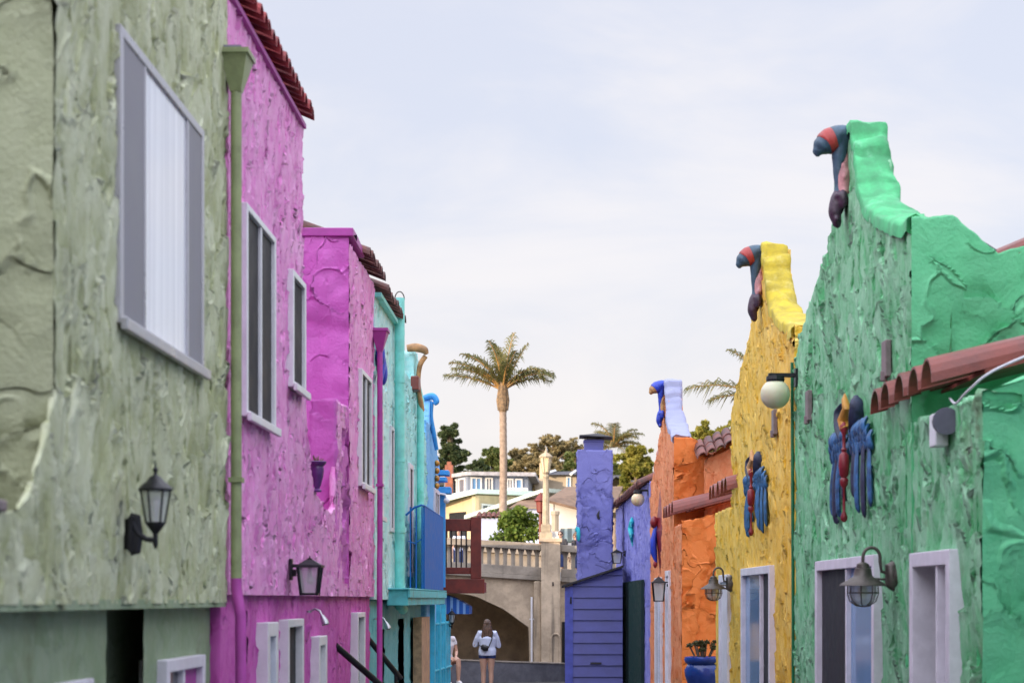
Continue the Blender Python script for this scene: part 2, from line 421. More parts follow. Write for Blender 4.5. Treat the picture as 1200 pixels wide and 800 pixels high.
def remesh(mb, name, mat, parent, voxel=.008, smooth_it=4):
    o = mesh_obj(name, mb.v, mb.f, mat, parent)
    md = o.modifiers.new('r', 'REMESH'); md.mode = 'VOXEL'; md.voxel_size = voxel
    if smooth_it:
        sm = o.modifiers.new('s', 'SMOOTH'); sm.iterations = smooth_it; sm.factor = .5
    dg = bpy.context.evaluated_depsgraph_get(); dg.update()
    me = bpy.data.meshes.new_from_object(o.evaluated_get(dg)); old = o.data
    o.modifiers.clear(); o.data = me; me.name = name
    if not me.materials: me.materials.append(mat)
    me.polygons.foreach_set('use_smooth', [True]*len(me.polygons))
    bpy.data.meshes.remove(old); return o

def lines(a0, a1, step, extra=()):
    L = list(np.linspace(a0, a1, max(2, int(math.ceil((a1-a0)/step))+1)))
    for e in extra:
        if a0 < e < a1:
            L = [x for x in L if abs(x-e) > step*.35 or x in (a0, a1)]+[e]
    return np.array(sorted(set(L)))
def slab(name, T, a0, a1, z0, zb, top, thick, mat, parent, step=.03, holes=(), flip=False, capn=True, capf=True, zd=None, extra=()):
    """upright stucco wall: T(a, b, z) with a along, b into the wall. top is a number or f(a). One dense welded sheet."""
    topf = top if callable(top) else (lambda a: top)
    he = [h[i] for h in holes for i in (0, 1)]; hz = [h[i] for h in holes for i in (2, 3)]
    A = lines(a0, a1, step, list(he)+list(extra))
    zs = lines(zd if zd is not None else z0, zb, step, hz)
    if zd is not None and zd > z0: zs = np.concatenate([lines(z0, zd, .25, hz)[:-1], zs])
    tmax = max(topf(a) for a in A)
    nr = max(1, int(math.ceil((tmax-zb)/step)))
    nt = max(2, int(round(thick/step)))
    rows = []
    for z in zs: rows.append([(a, 0, z) for a in A])
    for r in range(1, nr+1): rows.append([(a, 0, zb+(topf(a)-zb)*r/nr) for a in A])
    nf = len(rows)
    for k in range(1, nt+1): rows.append([(a, thick*k/nt, topf(a)) for a in A])
    rows.append([(a, thick, z0) for a in A])
    nA = len(A)
    V = [T(*p) for row in rows for p in row]; Fc = []
    def inhole(a, z): return any(h[0] < a < h[1] and h[2] < z < h[3] for h in holes)
    for r in range(len(rows)-1):
        for i in range(nA-1):
            if r < nf-1:
                c = rows[r][i]; d = rows[r+1][i+1]
                if holes and inhole((c[0]+d[0])/2, (c[2]+d[2])/2): continue
            Fc.append((r*nA+i, r*nA+i+1, (r+1)*nA+i+1, (r+1)*nA+i))
    for do, i, rev in ((capn, 0, True), (capf, nA-1, False)):
        if not do: continue
        def idx(r, k, cache={}):
            if k == 0: return r*nA+i
            if r == nf-1: return (nf-1+k)*nA+i
            key = (i, r, k)
            if key not in cache:
                a, _, z = rows[r][i]; V.append(T(a, thick*k/nt, z)); cache[key] = len(V)-1
            return cache[key]
        for r in range(nf-1):
            for k in range(nt):
                q = (idx(r, k), idx(r, k+1), idx(r+1, k+1), idx(r+1, k))
                Fc.append(q[::-1] if rev else q)
    if flip: Fc = [f[::-1] for f in Fc]
    used = np.zeros(len(V), bool)
    return mesh_obj(name, V, Fc, mat, parent, True)

def TL(X):  return lambda a, b, z: (X-b, a, z)             # left row: faces +X, a runs up the alley
def RX(u): return 2.914-.03*u
def TR(a, b, z): return (RX(a)+b, a, z)                     # right row: faces the alley, b into the houses
def TF(Y): return lambda a, b, z: (a, Y+b, z)               # faces the camera
def mbT(T): return MB(lambda p: T(p.x, p.y, p.z))

def window(parent, T, a0, a1, z0, z1, fmat, panes, fw=.05, proud=.022, depth=.12, pane_b=-.012, splits=(), sill=True, name='window', bar=.04, pane_label=None):
    """frame with its panes set back in a hole; panes: one material per bay, splits: where the bays meet"""
    m = mbT(T)
    m.box(a0-.01, a0+fw, -proud, depth, z0, z1); m.box(a1-fw, a1+.01, -proud, depth, z0, z1)
    m.box(a0+fw, a1-fw, -proud, depth, z1-fw, z1); m.box(a0+fw, a1-fw, -proud, depth, z0, z0+fw)
    if sill: m.box(a0-.03, a1+.03, -proud-.035, -proud-.002, z0-.03, z0+.025)
    ed = [a0+fw]+list(splits)+[a1-fw]
    for s in splits: m.box(s-bar/2, s+bar/2, -proud*.85, depth*.8, z0+fw, z1-fw)
    w = m.build(name, fmat, parent, bevel=.006)
    for i, pm in enumerate(panes):
        q = mbT(T); b = pane_b[i] if isinstance(pane_b, (list, tuple)) else pane_b
        q.box(ed[i]+(bar/2 if i else 0)-.002, ed[i+1]-(bar/2 if i < len(panes)-1 else 0)+.002, b, b+.012, z0+fw-.002, z1-fw+.002)
        q.build('pane', pm, w)
    return w
def tiles(T, u0, u1, pitch, v0, v1, zlow, zhigh, r=.09, n=7, jit=.012, courses=2, pan=.28):
    """barrel tiles: axis runs from (v0, zlow) up to (v1, zhigh); side by side along u"""
    m = mbT(T); k = int(round((u1-u0)/pitch)); rnd = random.Random(int(u0*100)+k)
    for i in range(k+1):
        u = u0+(u1-u0)*i/max(1, k)
        for c in range(courses):
            f0, f1 = c/courses, (c+1)/courses+.06
            j = rnd.uniform(-jit, jit); jz = rnd.uniform(-jit, jit)*.6
            pa = (v0+(v1-v0)*f0+j, zlow+(zhigh-zlow)*f0+jz+c*.012)
            pb = (v0+(v1-v0)*min(1, f1)+j, zlow+(zhigh-zlow)*min(1, f1)+jz+c*.012)
            vs = []; fs = []
            for (vv, zz), rr in ((pa, r), (pb, r*.86)):
                for R_ in (rr, rr-.016):
                    for q in range(n+1):
                        t = math.pi*q/n
                        vs.append((u+R_*math.cos(t), vv, zz+R_*math.sin(t)))
            N = n+1
            for q in range(n):
                fs += [(q, q+1, 2*N+q+1, 2*N+q), (N+q, 3*N+q, 3*N+q+1, N+q+1), (q, N+q, N+q+1, q+1), (2*N+q, 2*N+q+1, 3*N+q+1, 3*N+q)]
            fs += [(0, 2*N, 3*N, N), (n, N+n, 3*N+n, 2*N+n)]
            m.add(vs, fs)
    # pans between the caps
    fp = pan; zp = zlow+(zhigh-zlow)*fp; vp = v0+(v1-v0)*fp
    m.add([(u0-r, vp, zp-.005), (u1+r, vp, zp-.005), (u1+r, v1, zhigh-.005), (u0-r, v1, zhigh-.005),
           (u0-r, vp, zp-.03), (u1+r, vp, zp-.03), (u1+r, v1, zhigh-.03), (u0-r, v1, zhigh-.03)],
          [(0, 1, 2, 3), (7, 6, 5, 4), (0, 4, 5, 1), (1, 5, 6, 2), (2, 6, 7, 3), (3, 7, 4, 0)])
    return m
# ================================================================== LEFT ROW
XL = -2.1
def interp(tab):
    xs = [p[0] for p in tab]; ys = [p[1] for p in tab]
    return lambda a: float(np.interp(a, xs, ys))
def frame(o, out, along):
    o = Vector(o); out = Vector(out).normalized(); along = Vector(along).normalized()
    return lambda p: o+out*p.x+along*p.y+Vector((0, 0, 1))*p.z
def wire(T, pts, r, n=8): return MB(T).tube(pts, r, n)
def rear(parent, x0, x1, y0, y1, z, mat, roofmat, ridge=1.5, eave=0.0, name='rear_walls'):
    """walls away from the alley and a gable roof whose ridge runs along the alley"""
    m = MB(); m.box(x0, x1, y0, y1, 0, z); m.build(name, mat, parent)
    xm = (x0+x1)/2
    q = MB(); q.prism([(x0-.2, z+.004), (x1+eave, z+.004), (xm, z+ridge)], 1, y0, y1) if False else None
    q = MB(); q.add([(x0-.2, y0, z), (x1+eave, y0, z), (xm, y0, z+ridge), (x0-.2, y1, z), (x1+eave, y1, z), (xm, y1, z+ridge)],
                    [(0, 1, 2), (3, 5, 4), (1, 4, 5, 2), (0, 2, 5, 3), (0, 3, 4, 1)])
    return q.build('roof', roofmat, parent)

def downspout(parent, x, y, ztop, zjog, zbot, mtop, mbot, jog=.05, r=.034, hop=True):
    """rectangular rain hopper and pipe"""
    m = MB()
    m.tube([(x, y, zbot), (x, y, zjog-.12)] if mbot is None else [(x, y, zjog), (x, y, ztop-.2)], r, 14)
    m.box(x-r*1.25, x+r*1.25, y-.05, y+.05, zjog+.62, zjog+.65)
    p = m.build('downspout', mtop, parent, True)
    if mbot is not None:
        q = MB(); q.tube([(x, y, zjog+.03), (x, y, zjog-.02), (x+jog*.5, y-.02, zjog-.12), (x+jog, y-.04, zjog-.2), (x+jog, y-.04, zbot)], r*1.02, 14)
        q.build('lower_pipe', mbot, p, True)
    if hop:
        h = MB(); w = .085
        h.add([(x-r, y-r, ztop-.24), (x+r, y-r, ztop-.24), (x+r, y+r, ztop-.24), (x-r, y+r, ztop-.24),
               (x-w, y-.13, ztop-.03), (x+w, y-.13, ztop-.03), (x+w, y+.13, ztop-.03), (x-w, y+.13, ztop-.03)],
              [(0, 1, 2, 3), (4, 5, 6, 7), (0, 1, 5, 4), (1, 2, 6, 5), (2, 3, 7, 6), (3, 0, 4, 7)])
        h.box(x-w-.012, x+w+.012, y-.145, y+.145, ztop-.03, ztop)
        h.build('rain_hopper', mtop, p)
    return p

# ---- sage green house
g = thing('stucco_house', 'sage green two storey stucco house with a wide three panel window above a black doorway', 'house', (-4.5, 10, 0))
slab('facade', TL(XL), 8.17, 12.28, 2.08, 3.0, 6.4, .3, M['sage'], g, .024, capn=False, holes=[(9.28, 11.39, 3.385, 4.78)], capf=True)
# rounded underside of the overhang
m = MB(); m.box(-2.30, -2.104, 4.0, 12.27, 2.055, 2.10); m.build('overhang_soffit', M['sage_low'], g)
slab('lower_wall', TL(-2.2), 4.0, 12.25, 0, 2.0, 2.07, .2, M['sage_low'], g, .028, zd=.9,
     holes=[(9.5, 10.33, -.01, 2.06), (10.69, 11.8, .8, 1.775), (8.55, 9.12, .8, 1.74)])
slab('side_wall', TF(8.15), -4.6, XL-.005, 2.45, 4.0, 6.4, .3, M['sage_side'], g, .03, capf=False)
# the low parapet in front of the side wall sweeps down from it
sw = interp([(4.0, 2.42), (7.4, 2.42), (7.6, 2.44), (7.75, 2.5), (7.95, 2.68), (8.1, 2.86), (8.2, 2.98)])
slab('parapet', TL(XL), 4.0, 8.2, 2.08, 2.3, sw, .02, M['sage'], g, .03)
m = MB(); m.box(-2.36, -2.085, 4.0, 7.42, 2.425, 2.47); m.build('parapet_coping', M['grayplate'], g, bevel=.01)
m = MB(); m.box(-4.6, -2.2, 4.0, 8.2, 2.30, 2.40); m.build('terrace_floor', M['pave'], g)
window(g, TL(XL), 9.28, 11.39, 3.385, 4.78, M['alu'], [M['screen'], M['blind'], M['screen']], .05, .022, .12, pane_b=[-.014, -.006, -.014], splits=(9.83, 10.94), bar=.035)
dr = MB(lambda p: p); dr.box(-2.62, -2.58, 9.45, 10.4, 0, 2.05); dr.build('doorway', M['void'], g)
window(g, TL(-2.2), 10.69, 11.8, .8, 1.775, M['lilac'], [M['dark'], M['pinkpaint']], .07, .055, .1, splits=(11.2,), sill=False)
window(g, TL(-2.2), 8.55, 9.12, .8, 1.74, M['lilac'], [M['dark']], .07, .03, .1, sill=False)
rear(g, -9.5, -2.42, 8.5, 12.28, 6.35, M['sage_low'], M['tile_brown'], .9)
m = MB(); m.box(-9.5, -2.45, 4.0, 8.19, 0, 2.28); m.build('ground_storey', M['sage_low'], g)
downspout(g, -2.04, 12.26, CZ+3.36, CZ+.10, .0, M['sagepaint'], M['pinkpaint'], .035)
m = MB(); m.tube([(-2.12, 12.2, 5.44), (-2.0, 12.2, 5.44)], .055, 12); m.build('drain_stub', M['graymetal'], g, True)

# ---- tall pink house
g = thing('stucco_house', 'tall bright pink stucco house with red roof tiles along its eave', 'house', (-4.5, 14, 0))
slab('facade', TL(XL), 12.32, 15.8, 2.13, 3.0, CZ+3.74, .3, M['pink'], g, .024,
     holes=[(12.82, 14.08, 3.28, 4.655), (14.98, 15.7, 3.70, 4.585)])
LW = [(13.0, 13.35, .6, 2.02), (13.78, 14.27, .6, 1.94), (14.86, 15.72, .6, 1.95)]
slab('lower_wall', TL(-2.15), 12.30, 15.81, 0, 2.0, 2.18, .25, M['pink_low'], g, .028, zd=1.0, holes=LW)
window(g, TL(XL), 12.82, 14.08, 3.28, 4.655, M['white'], [M['charcoal'], M['charcoal']], .045, .04, .12, splits=(13.46,))
window(g, TL(XL), 14.98, 15.7, 3.70, 4.585, M['white'], [M['charcoal']], .05, .04, .12)
m = mbT(TL(-2.15)); m.box(13.0, 13.35, .06, .1, .6, 2.02); m.build('door', M['urn'], g)
window(g, TL(-2.15), 13.78, 14.27, .6, 1.94, M['white'], [M['reflectglass']], .1, .08, .1, sill=False)
window(g, TL(-2.15), 14.86, 15.72, .6, 1.95, M['white'], [M['charcoal']], .06, .07, .1, sill=False)
tl = tiles(lambda u, v, z: (XL+v, u, z), 12.42, 15.72, .19, .10, -.62, CZ+3.80, CZ+4.10, r=.088)
tl.build('roof_tiles', M['tile_red'], g)
m = MB(); m.box(-2.5, -2.07, 12.34, 15.78, CZ+3.725, CZ+3.76); m.build('eave_board', M['pinkpaint'], g)
rear(g, -9.5, -2.42, 12.31, 15.78, CZ+3.7, M['pink_low'], M['tile_brown'], 1.75)

# ---- low magenta house: swept wall, pier, block with coping
g = thing('stucco_house', 'magenta stucco house with a flat pink coping and a swept notch in its wall', 'house', (-4.5, 19, 0))
low = interp([(15.82, 4.55), (15.95, 3.75), (16.15, 3.28), (16.4, 3.03), (16.9, 2.93), (17.35, 2.88), (17.7, 2.86), (17.95, 2.92), (18.12, 3.4), (18.16, 3.90), (19.25, 3.93)])
slab('swept_wall', TL(XL), 15.82, 19.3, 2.13, 2.6, low, .05, M['pink'], g, .026, holes=[(18.52, 19.18, 2.25, 3.70)], extra=(18.1, 18.14, 18.18))
m = mbT(TL(XL)); m.box(18.5, 19.2, .11, .16, 2.2, 3.72); m.build('niche_back', M['magenta'], g)
slab('pier', TF(18.09), -2.34, -2.105, 2.3, 3.6, 3.92, .9, M['magenta'], g, .03)
slab('front_wall', TF(19.16), -6.5, XL-.005, 2.2, 4.0, CZ+3.5, .3, M['magenta'], g, .03, capf=False)
slab('facade', TL(XL), 19.18, 21.62, 2.13, 3.0, CZ+3.42, .3, M['pink'], g, .03, holes=[(20.0, 21.03, 3.24, 4.42)], capn=False)
slab('lower_wall', TL(-2.15), 15.83, 21.62, 0, 2.0, 2.18, .25, M['pink_low'], g, .03, zd=1.0, holes=[(16.66, 17.2, .6, 1.79), (19.8, 20.5, .6, 1.97)])
window(g, TL(XL), 20.0, 21.03, 3.24, 4.42, M['white'], [M['charcoal'], M['charcoal']], .05, .04, .12, splits=(20.52,))
window(g, TL(-2.15), 16.66, 17.2, .6, 1.79, M['white'], [M['lilac']], .08, .075, .1, sill=False)
window(g, TL(-2.15), 19.8, 20.5, .6, 1.97, M['white'], [M['dark']], .05, .07, .1, sill=False)
m = MB(); m.box(-6.5, -2.06, 19.13, 19.5, CZ+3.49, CZ+3.57)
m.add([(-2.3, 19.13, CZ+3.49), (-2.06, 19.13, CZ+3.49), (-2.06, 20.2, CZ+3.46), (-2.3, 20.2, CZ+3.46), (-2.3, 19.5, CZ+3.57), (-2.06, 19.5, CZ+3.57), (-2.06, 20.2, CZ+3.53), (-2.3, 20.2, CZ+3.53)],
      [(0, 1, 2, 3), (4, 5, 6, 7), (1, 2, 6, 5), (0, 3, 7, 4), (2, 3, 7, 6)])
m.build('coping', M['pinkpaint'], g, bevel=.008)
tiles(lambda u, v, z: (XL+v, u, z), 20.05, 21.6, .19, .12, -.6, CZ+3.46, CZ+3.74, r=.085).build('roof_tiles', M['tile_brown'], g)
m = MB(); m.box(-9.5, -2.35, 15.83, 19.2, 0, 2.25); m.build('terrace_base', M['pink_low'], g)
rear(g, -9.5, -2.42, 19.5, 21.6, CZ+3.4, M['pink_low'], M['tile_brown'], 1.0)
downspout(g, -2.03, 21.55, CZ+2.92, CZ+.6, 0, M['pinkpaint'], M['pinkpaint'], .0, .03)

# ---- aqua house with brown tiles
g = thing('stucco_house', 'aqua stucco house under a brown tiled eave, behind the magenta rain pipe', 'house', (-4.5, 23, 0))
slab('facade', TL(XL), 21.66, 24.9, 2.1, 3.0, CZ+3.34, .3, M['aqua'], g, .032, holes=[(21.95, 22.45, 3.0, 4.25), (23.45, 23.85, 2.9, 4.15)])
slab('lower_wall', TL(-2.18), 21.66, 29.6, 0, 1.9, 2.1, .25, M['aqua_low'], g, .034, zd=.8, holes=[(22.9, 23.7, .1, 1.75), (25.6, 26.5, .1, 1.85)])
window(g, TL(XL), 21.95, 22.45, 3.0, 4.25, M['white'], [M['whitebox']], .06, .03, .1)
window(g, TL(XL), 23.45, 23.85, 2.9, 4.15, M['lilac'], [M['charcoal']], .05, .03, .1, sill=False)
m = mbT(TL(-2.18)); m.box(22.9, 23.7, .08, .12, .1, 1.75); m.build('door', M['plank'], g)
m = mbT(TL(-2.18)); m.box(25.6, 26.5, .10, .14, .1, 1.85); m.build('doorway', M['void'], g)
tiles(lambda u, v, z: (XL+v, u, z), 21.8, 24.15, .19, .14, -.6, CZ+3.36, CZ+3.66, r=.085).build('roof_tiles', M['tile_brown'], g)
m = MB(); m.box(-2.5, -2.03, 21.7, 24.85, CZ+3.30, CZ+3.345); m.build('eave_board', M['tealpaint'], g)
rear(g, -9.5, -2.42, 21.63, 24.85, CZ+3.3, M['aqua_low'], M['tile_brown'], 1.4)
for i, (q, rr) in enumerate((((21.75, 4.75), .16), ((21.8, 4.55), .12), ((21.7, 4.35), .12))):
    pass
m = mbT(TL(XL)); m.tube([(21.95, -.03, 4.45), (22.0, -.05, 4.7), (21.97, -.04, 4.95)], [.05, .13, .06], 10, (1, .4)); m.ball((22.15, -.05, 4.62), (.09, .05, .14)); m.ball((21.85, -.05, 4.78), (.08, .05, .13))
m.build('wall_flower', M['s_royal'], g, True)
# tall vent pipe
vp = thing('vent_pipe', 'fat teal vent pipe with a wire hoop on top, climbing past the brown tiled eave', 'pipe', (-2.02, 23.95, 0))
m = MB(); m.tube([(-2.0, 24.2, 1.98), (-2.02, 23.97, 2.02), (-2.02, 23.95, 2.2), (-2.02, 23.95, CZ+3.62)], .062, 16)
m.build('pipe', M['tealpaint'], vp, True)
m = MB()
for z in (2.9, 3.75, 4.7): m.tube([(-2.02, 23.95, z), (-2.02, 23.95, z+.035)], .068, 16)
m.build('pipe_collar', M['tealpaint'], vp, True)
m = MB(); m.tube([(-2.02+.058*math.cos(t), 23.95, CZ+3.60+.10*math.sin(t)) for t in np.linspace(0, math.pi, 12)], .007, 8); m.build('wire_hoop', M['bronze'], vp, True)

# ---- turquoise house with a scrolled parapet
g = thing('stucco_house', 'turquoise stucco house with a tan edged scroll and a terracotta block on its parapet', 'house', (-4.5, 27, 0))
pf = interp([(24.92, CZ+2.95), (26.0, CZ+2.95), (26.4, CZ+2.95), (26.6, CZ+2.85), (27.2, CZ+2.9), (27.35, CZ+3.35), (27.45, CZ+3.42), (27.95, CZ+3.42), (28.05, CZ+3.2), (28.4, CZ+2.75), (29.55, CZ+2.35)])
slab('facade', TL(XL), 24.92, 29.6, 2.1, 3.0, pf, .26, M['aqua2'], g, .034, holes=[(26.2, 26.8, 2.4, 3.9)], extra=(27.3, 27.4, 28.0))
window(g, TL(XL), 26.2, 26.8, 2.4, 3.9, M['lilac'], [M['charcoal']], .07, .03, .1, sill=False)
m = MB(); m.tube([(XL-.1, 27.3, CZ+3.44), (XL+.02, 27.3, CZ+3.45), (XL+.13, 27.3, CZ+3.42), (XL+.17, 27.3, CZ+3.36)], [.05, .06, .055, .03], 12, spl=5)
m.tube([(XL+.15, 27.35, CZ+3.34), (XL+.07, 27.35, CZ+3.2), (XL+.05, 27.4, CZ+2.95), (XL+.09, 27.5, CZ+2.6)], [.035, .035, .03, .04], 12, spl=5)
m.tube([(XL-.2, 27.25, CZ+3.43), (XL-.21, 27.2, CZ+3.1), (XL-.22, 27.2, CZ+2.85)], [.06, .05, .05], 12, spl=5)
m.build('parapet_scroll', M['s_tan'], g, True)
m = MB(); m.box(XL-.02, XL+.09, 26.9, 27.25, CZ+2.83, CZ+3.02); m.build('clay_block', M['tile_ox'], g, bevel=.015)
rear(g, -9.5, -2.4, 24.9, 29.55, CZ+2.3, M['aqua_low'], M['tile_brown'], 1.3)
m = MB(); m.tube([(-2.03, 27.5, 2.2), (-2.03, 27.5, CZ+2.75), (-2.08, 27.5, CZ+2.95)], .052, 14); m.build('downspout', M['tealpaint'], g, True)
# narrow balcony
bal = MB(); bal.box(-2.12, -1.87, 23.35, 30.4, 2.03, 2.22); bal.box(-2.12, -1.85, 23.3, 30.45, 2.215, 2.235)
slabm = bal.build('balcony', M['tealwood'], g, bevel=.006)
m = MB(); m.box(-1.868, -1.845, 23.32, 30.43, 2.125, 2.21); m.build('fascia_board', M['tealwood'], slabm)
m = MB()
m.tube([(-2.08, 25.6, 3.18), (-1.97, 25.6, 3.28), (-1.88, 25.6, 3.31), (-1.855, 25.75, 3.31), (-1.855, 26.3, 3.31), (-1.855, 29.6, 3.31)], .014, 8)
for x in (-2.02, -1.945, -1.87): m.tube([(x, 25.6, 2.22), (x, 25.6, 3.29)], .010, 8)
m.tube([(-2.05, 25.6, 2.85), (-1.96, 25.6, 2.82), (-1.87, 25.6, 2.88)], .008, 8)
m.box(-1.868, -1.845, 25.75, 29.6, 2.24, 3.30)
m.build('railing', M['bluemetal'], slabm)

# ---- sky blue house
g = thing('stucco_house', 'sky blue stucco house with a red brown wooden balcony, last on the left', 'house', (-4.5, 31.5, 0))
pf = interp([(29.63, CZ+2.68), (30.2, CZ+2.66), (30.35, CZ+2.95), (30.45, CZ+3.1), (30.9, CZ+3.1), (31.0, CZ+2.95), (31.3, CZ+2.55), (32.6, CZ+2.25)])
slab('facade', TL(XL), 29.63, 32.7, 0, 3.0, pf, .24, M['blue'], g, .035, holes=[(31.2, 32.3, 2.35, 3.85)], extra=(30.3, 30.4, 30.95), zd=1.5)
slab('front_wall', TF(29.62), -2.9, XL, 2.2, 4.0, CZ+2.6, .2, M['blue'], g, .035)
window(g, TL(XL), 31.2, 32.3, 2.35, 3.85, M['lilac'], [M['dark'], M['dark']], .07, .03, .1, splits=(31.75,))
m = MB(); m.tube([(XL-.14, 30.4, CZ+3.06), (XL, 30.4, CZ+3.10), (XL+.06, 30.4, CZ+3.09), (XL+.10, 30.4, CZ+3.02), (XL+.06, 30.4, CZ+2.98)], [.035, .05, .05, .045, .03], 12, spl=5)
m.tube([(XL+.03, 30.42, CZ+3.02), (XL+.015, 30.45, CZ+2.8), (XL+.05, 30.5, CZ+2.55), (XL+.09, 30.6, CZ+2.3)], [.03, .03, .035, .03], 12, spl=5)
m.build('parapet_scroll', M['bluewood'], g, True)
m = MB(); m.ball((XL-.13, 30.38, CZ+2.77), (.07, .06, .09)); m.build('parapet_knob', M['s_tan'], g, True)
m = mbT(TL(XL)); 
for z in (3.9, 4.02, 4.14, 4.26): m.ball((31.6, -.03, z), (.14, .04, .05))
m.build('painted_relief', M['s_gold'], g, True)
for z0, z1, x1 in ((CZ+2.02, CZ+2.10, -1.93), (CZ+1.92, CZ+1.99, -1.97), (CZ+1.72, CZ+1.83, -1.90)):
    m = MB(); m.box(XL-.05, x1, 32.35, 32.75, z0, z1)
    m.build('wooden_bracket', M['bluewood'], g, bevel=.01)
m = MB(); m.box(XL-.1, -2.0, 32.45, 32.68, CZ+.2, CZ+1.72); m.build('corner_board', M['bluewood'], g)
m = MB(); m.ball((-1.96, 32.3, CZ+1.60), (.05, .05, .05)); m.tube([(-2.1, 32.3, CZ+1.72), (-1.98, 32.3, CZ+1.70), (-1.96, 32.3, CZ+1.63)], .018, 8); m.build('security_camera', M['whitebox'], g, True)
rear(g, -9.5, -2.36, 29.85, 33.9, CZ+2.2, M['aqua_low'], M['tile_brown'], 1.2)
# red brown balcony at its far end
bx0, bx1, by = -2.16, -1.43, 32.9
b = MB(); b.box(bx0-1.2, bx1, by, by+2.2, CZ+.12, CZ+.42-.12); b.box(bx0-1.2, bx1+.06, by-.06, by+.02, CZ+.10, CZ+.34)
bo = b.build('balcony', M['redwood'], g, bevel=.006)
m = MB(); m.box(bx1-.17, bx1, by-.02, by+.15, CZ+.34, CZ+1.36); m.build('post', M['redwood'], bo, bevel=.008)
m = MB(); m.box(bx0, bx1-.17, by, by+.10, CZ+1.13, CZ+1.33); m.build('top_rail', M['redwood'], bo, bevel=.008)
m = MB(); m.box(bx0, bx1-.17, by, by+.10, CZ+.42, CZ+.53); m.build('bottom_rail', M['redwood'], bo, bevel=.008)
for i in range(6):
    x = bx0+.07+i*.083
    m = MB(); m.tube([(x, by+.05, CZ+.52), (x, by+.05, CZ+1.14)], .012, 8); m.build('baluster', M['black'], bo)
# doorway side boards and lower wall under the balcony
m = MB(); m.box(-2.14, -2.02, 27.6, 29.2, .1, 1.85); m.build('plank_door', M['plank'], g)
for x, y in ((-2.06, 30.4), (-2.02, 31.2), (-1.99, 32.0)):
    m = MB(); m.box(x-.035, x+.035, y-.06, y+.06, 0, CZ-.08); m.build('porch_post', M['cyanwood'], g)
m = MB()
for i in range(9):
    y = 30.6+i*.28; x = -2.05+.045*(y-30.4)
    m.box(x-.012, x+.012, y-.03, y+.03, .3, 1.75)
for z in (.3, 1.0, 1.72): m.tube([(-2.05, 30.5, z), (-1.93, 33.0, z)], .02, 6)
m.build('lattice_gate', M['cyanwood'], g)
# striped awning under it
aw = thing('awning', 'blue and pale blue striped canvas awning under the red brown balcony', 'awning', (-1.9, 33.4, CZ-.2))
x0, x1, y0, y1 = -2.25, -1.63, 33.0, 34.0
ap = lambda x: CZ+.10-.10*max(0, (x-(-2.0))/.4)**1.6
xs = list(np.linspace(x0, x1, 14)); V = []; Fc = []
for x in xs:
    zt = CZ+.08-.20*max(0, (x+2.05)/.42)**1.5
    V += [(x, y0, zt), (x, y0, CZ-.24), (x, y1, zt), (x, y1, CZ-.24)]
for i in range(len(xs)-1):
    a, b_ = 4*i, 4*i+4
    Fc += [(a+1, b_+1, b_, a), (a, b_, b_+2, a+2), (a+2, b_+2, b_+3, a+3)]
n = 4*(len(xs)-1); Fc += [(n+1, n+3, n+2, n), (1, 0, 2, 3)]
mesh_obj('canvas', V, Fc, M['awning'], aw)
m = MB(); m.tube([(x0, y0+.02, CZ-.23), (x1-.01, y0+.02, CZ-.23)], .01, 6); m.tube([(x0, y1-.02, CZ-.23), (x1-.01, y1-.02, CZ-.23)], .01, 6); m.build('awning_frame', M['steel'], aw)

# ---- lamps and small things on the left row
def coach_lantern(o, out, along, label, h=.43, k=1.0):
    """curved arm under a four sided lantern"""
    T = frame(o, out, along); t = thing('wall_lantern', label, 'wall lamp', o)
    m = MB(T); m.tube([(0, 0, -.09*k), (.012, 0, -.085*k), (.02, 0, 0), (.012, 0, .085*k), (0, 0, .09*k)], [.02, .045*k, .05*k, .045*k, .02], 10, (.4, 1), up=(0, 1, 0))
    m.box(0, .02*k, -.035*k, .035*k, -.09*k, .09*k); m.build('back_plate', M['black'], t, bevel=.004)
    m = MB(T); m.tube([(.01, 0, .06*k), (.04, 0, .0), (.08, 0, -.025*k), (.13*k, 0, -.03*k)], [.03*k, .02*k, .014*k, .014*k], 10); m.tube([(.13*k, 0, -.075*k), (.13*k, 0, -.05*k), (.13*k, 0, .01)], [.004, .014*k, .012*k], 8)
    m.build('arm', M['black'], t, True)
    c = .13*k
    m = MB(T); m.lathe((c, 0, 0), [(.012*k, .0), (.035*k, .03*k), (.04*k, .035*k), (.05*k, .05*k), (.05*k, .06*k)], 8)
    m.lathe((c, 0, 0), [(.085*k, .215*k), (.088*k, .225*k), (.06*k, .255*k), (.05*k, .258*k), (.03*k, .285*k), (.012*k, .295*k), (.008*k, .31*k), (.016*k, .322*k), (.006*k, .335*k), (.003, .36*k)], 12)
    for q in range(6):
        t_ = 2*math.pi*q/6+.2
        m.tube([(c+.047*k*math.cos(t_), .047*k*math.sin(t_), .055*k), (c+.075*k*math.cos(t_), .075*k*math.sin(t_), .22*k)], .005*k, 6)
    m.build('cage', M['black'], t, True)
    m = MB(T); m.lathe((c, 0, 0), [(.043*k, .056*k), (.070*k, .216*k)], 12); m.build('lamp_glass', M['lampglass'], t, True)
    m = MB(T); m.lathe((c, 0, 0), [(.013*k, .06*k), (.014*k, .11*k), (.028*k, .14*k), (.03*k, .16*k), (.016*k, .185*k), (.003, .19*k)], 12); m.build('bulb', M['bulb'], t, True)
    return t
ALONG = (0, 1, 0)
coach_lantern((XL+.02, 9.46, CZ+.31), (1, -.05, 0), ALONG, 'black coach lantern on a curved arm, on the sage green wall', k=.95)
coach_lantern((-1.99, 32.6, CZ-.42), (1, -.3, 0), ALONG, 'small black lantern beneath the striped awning', k=.8)
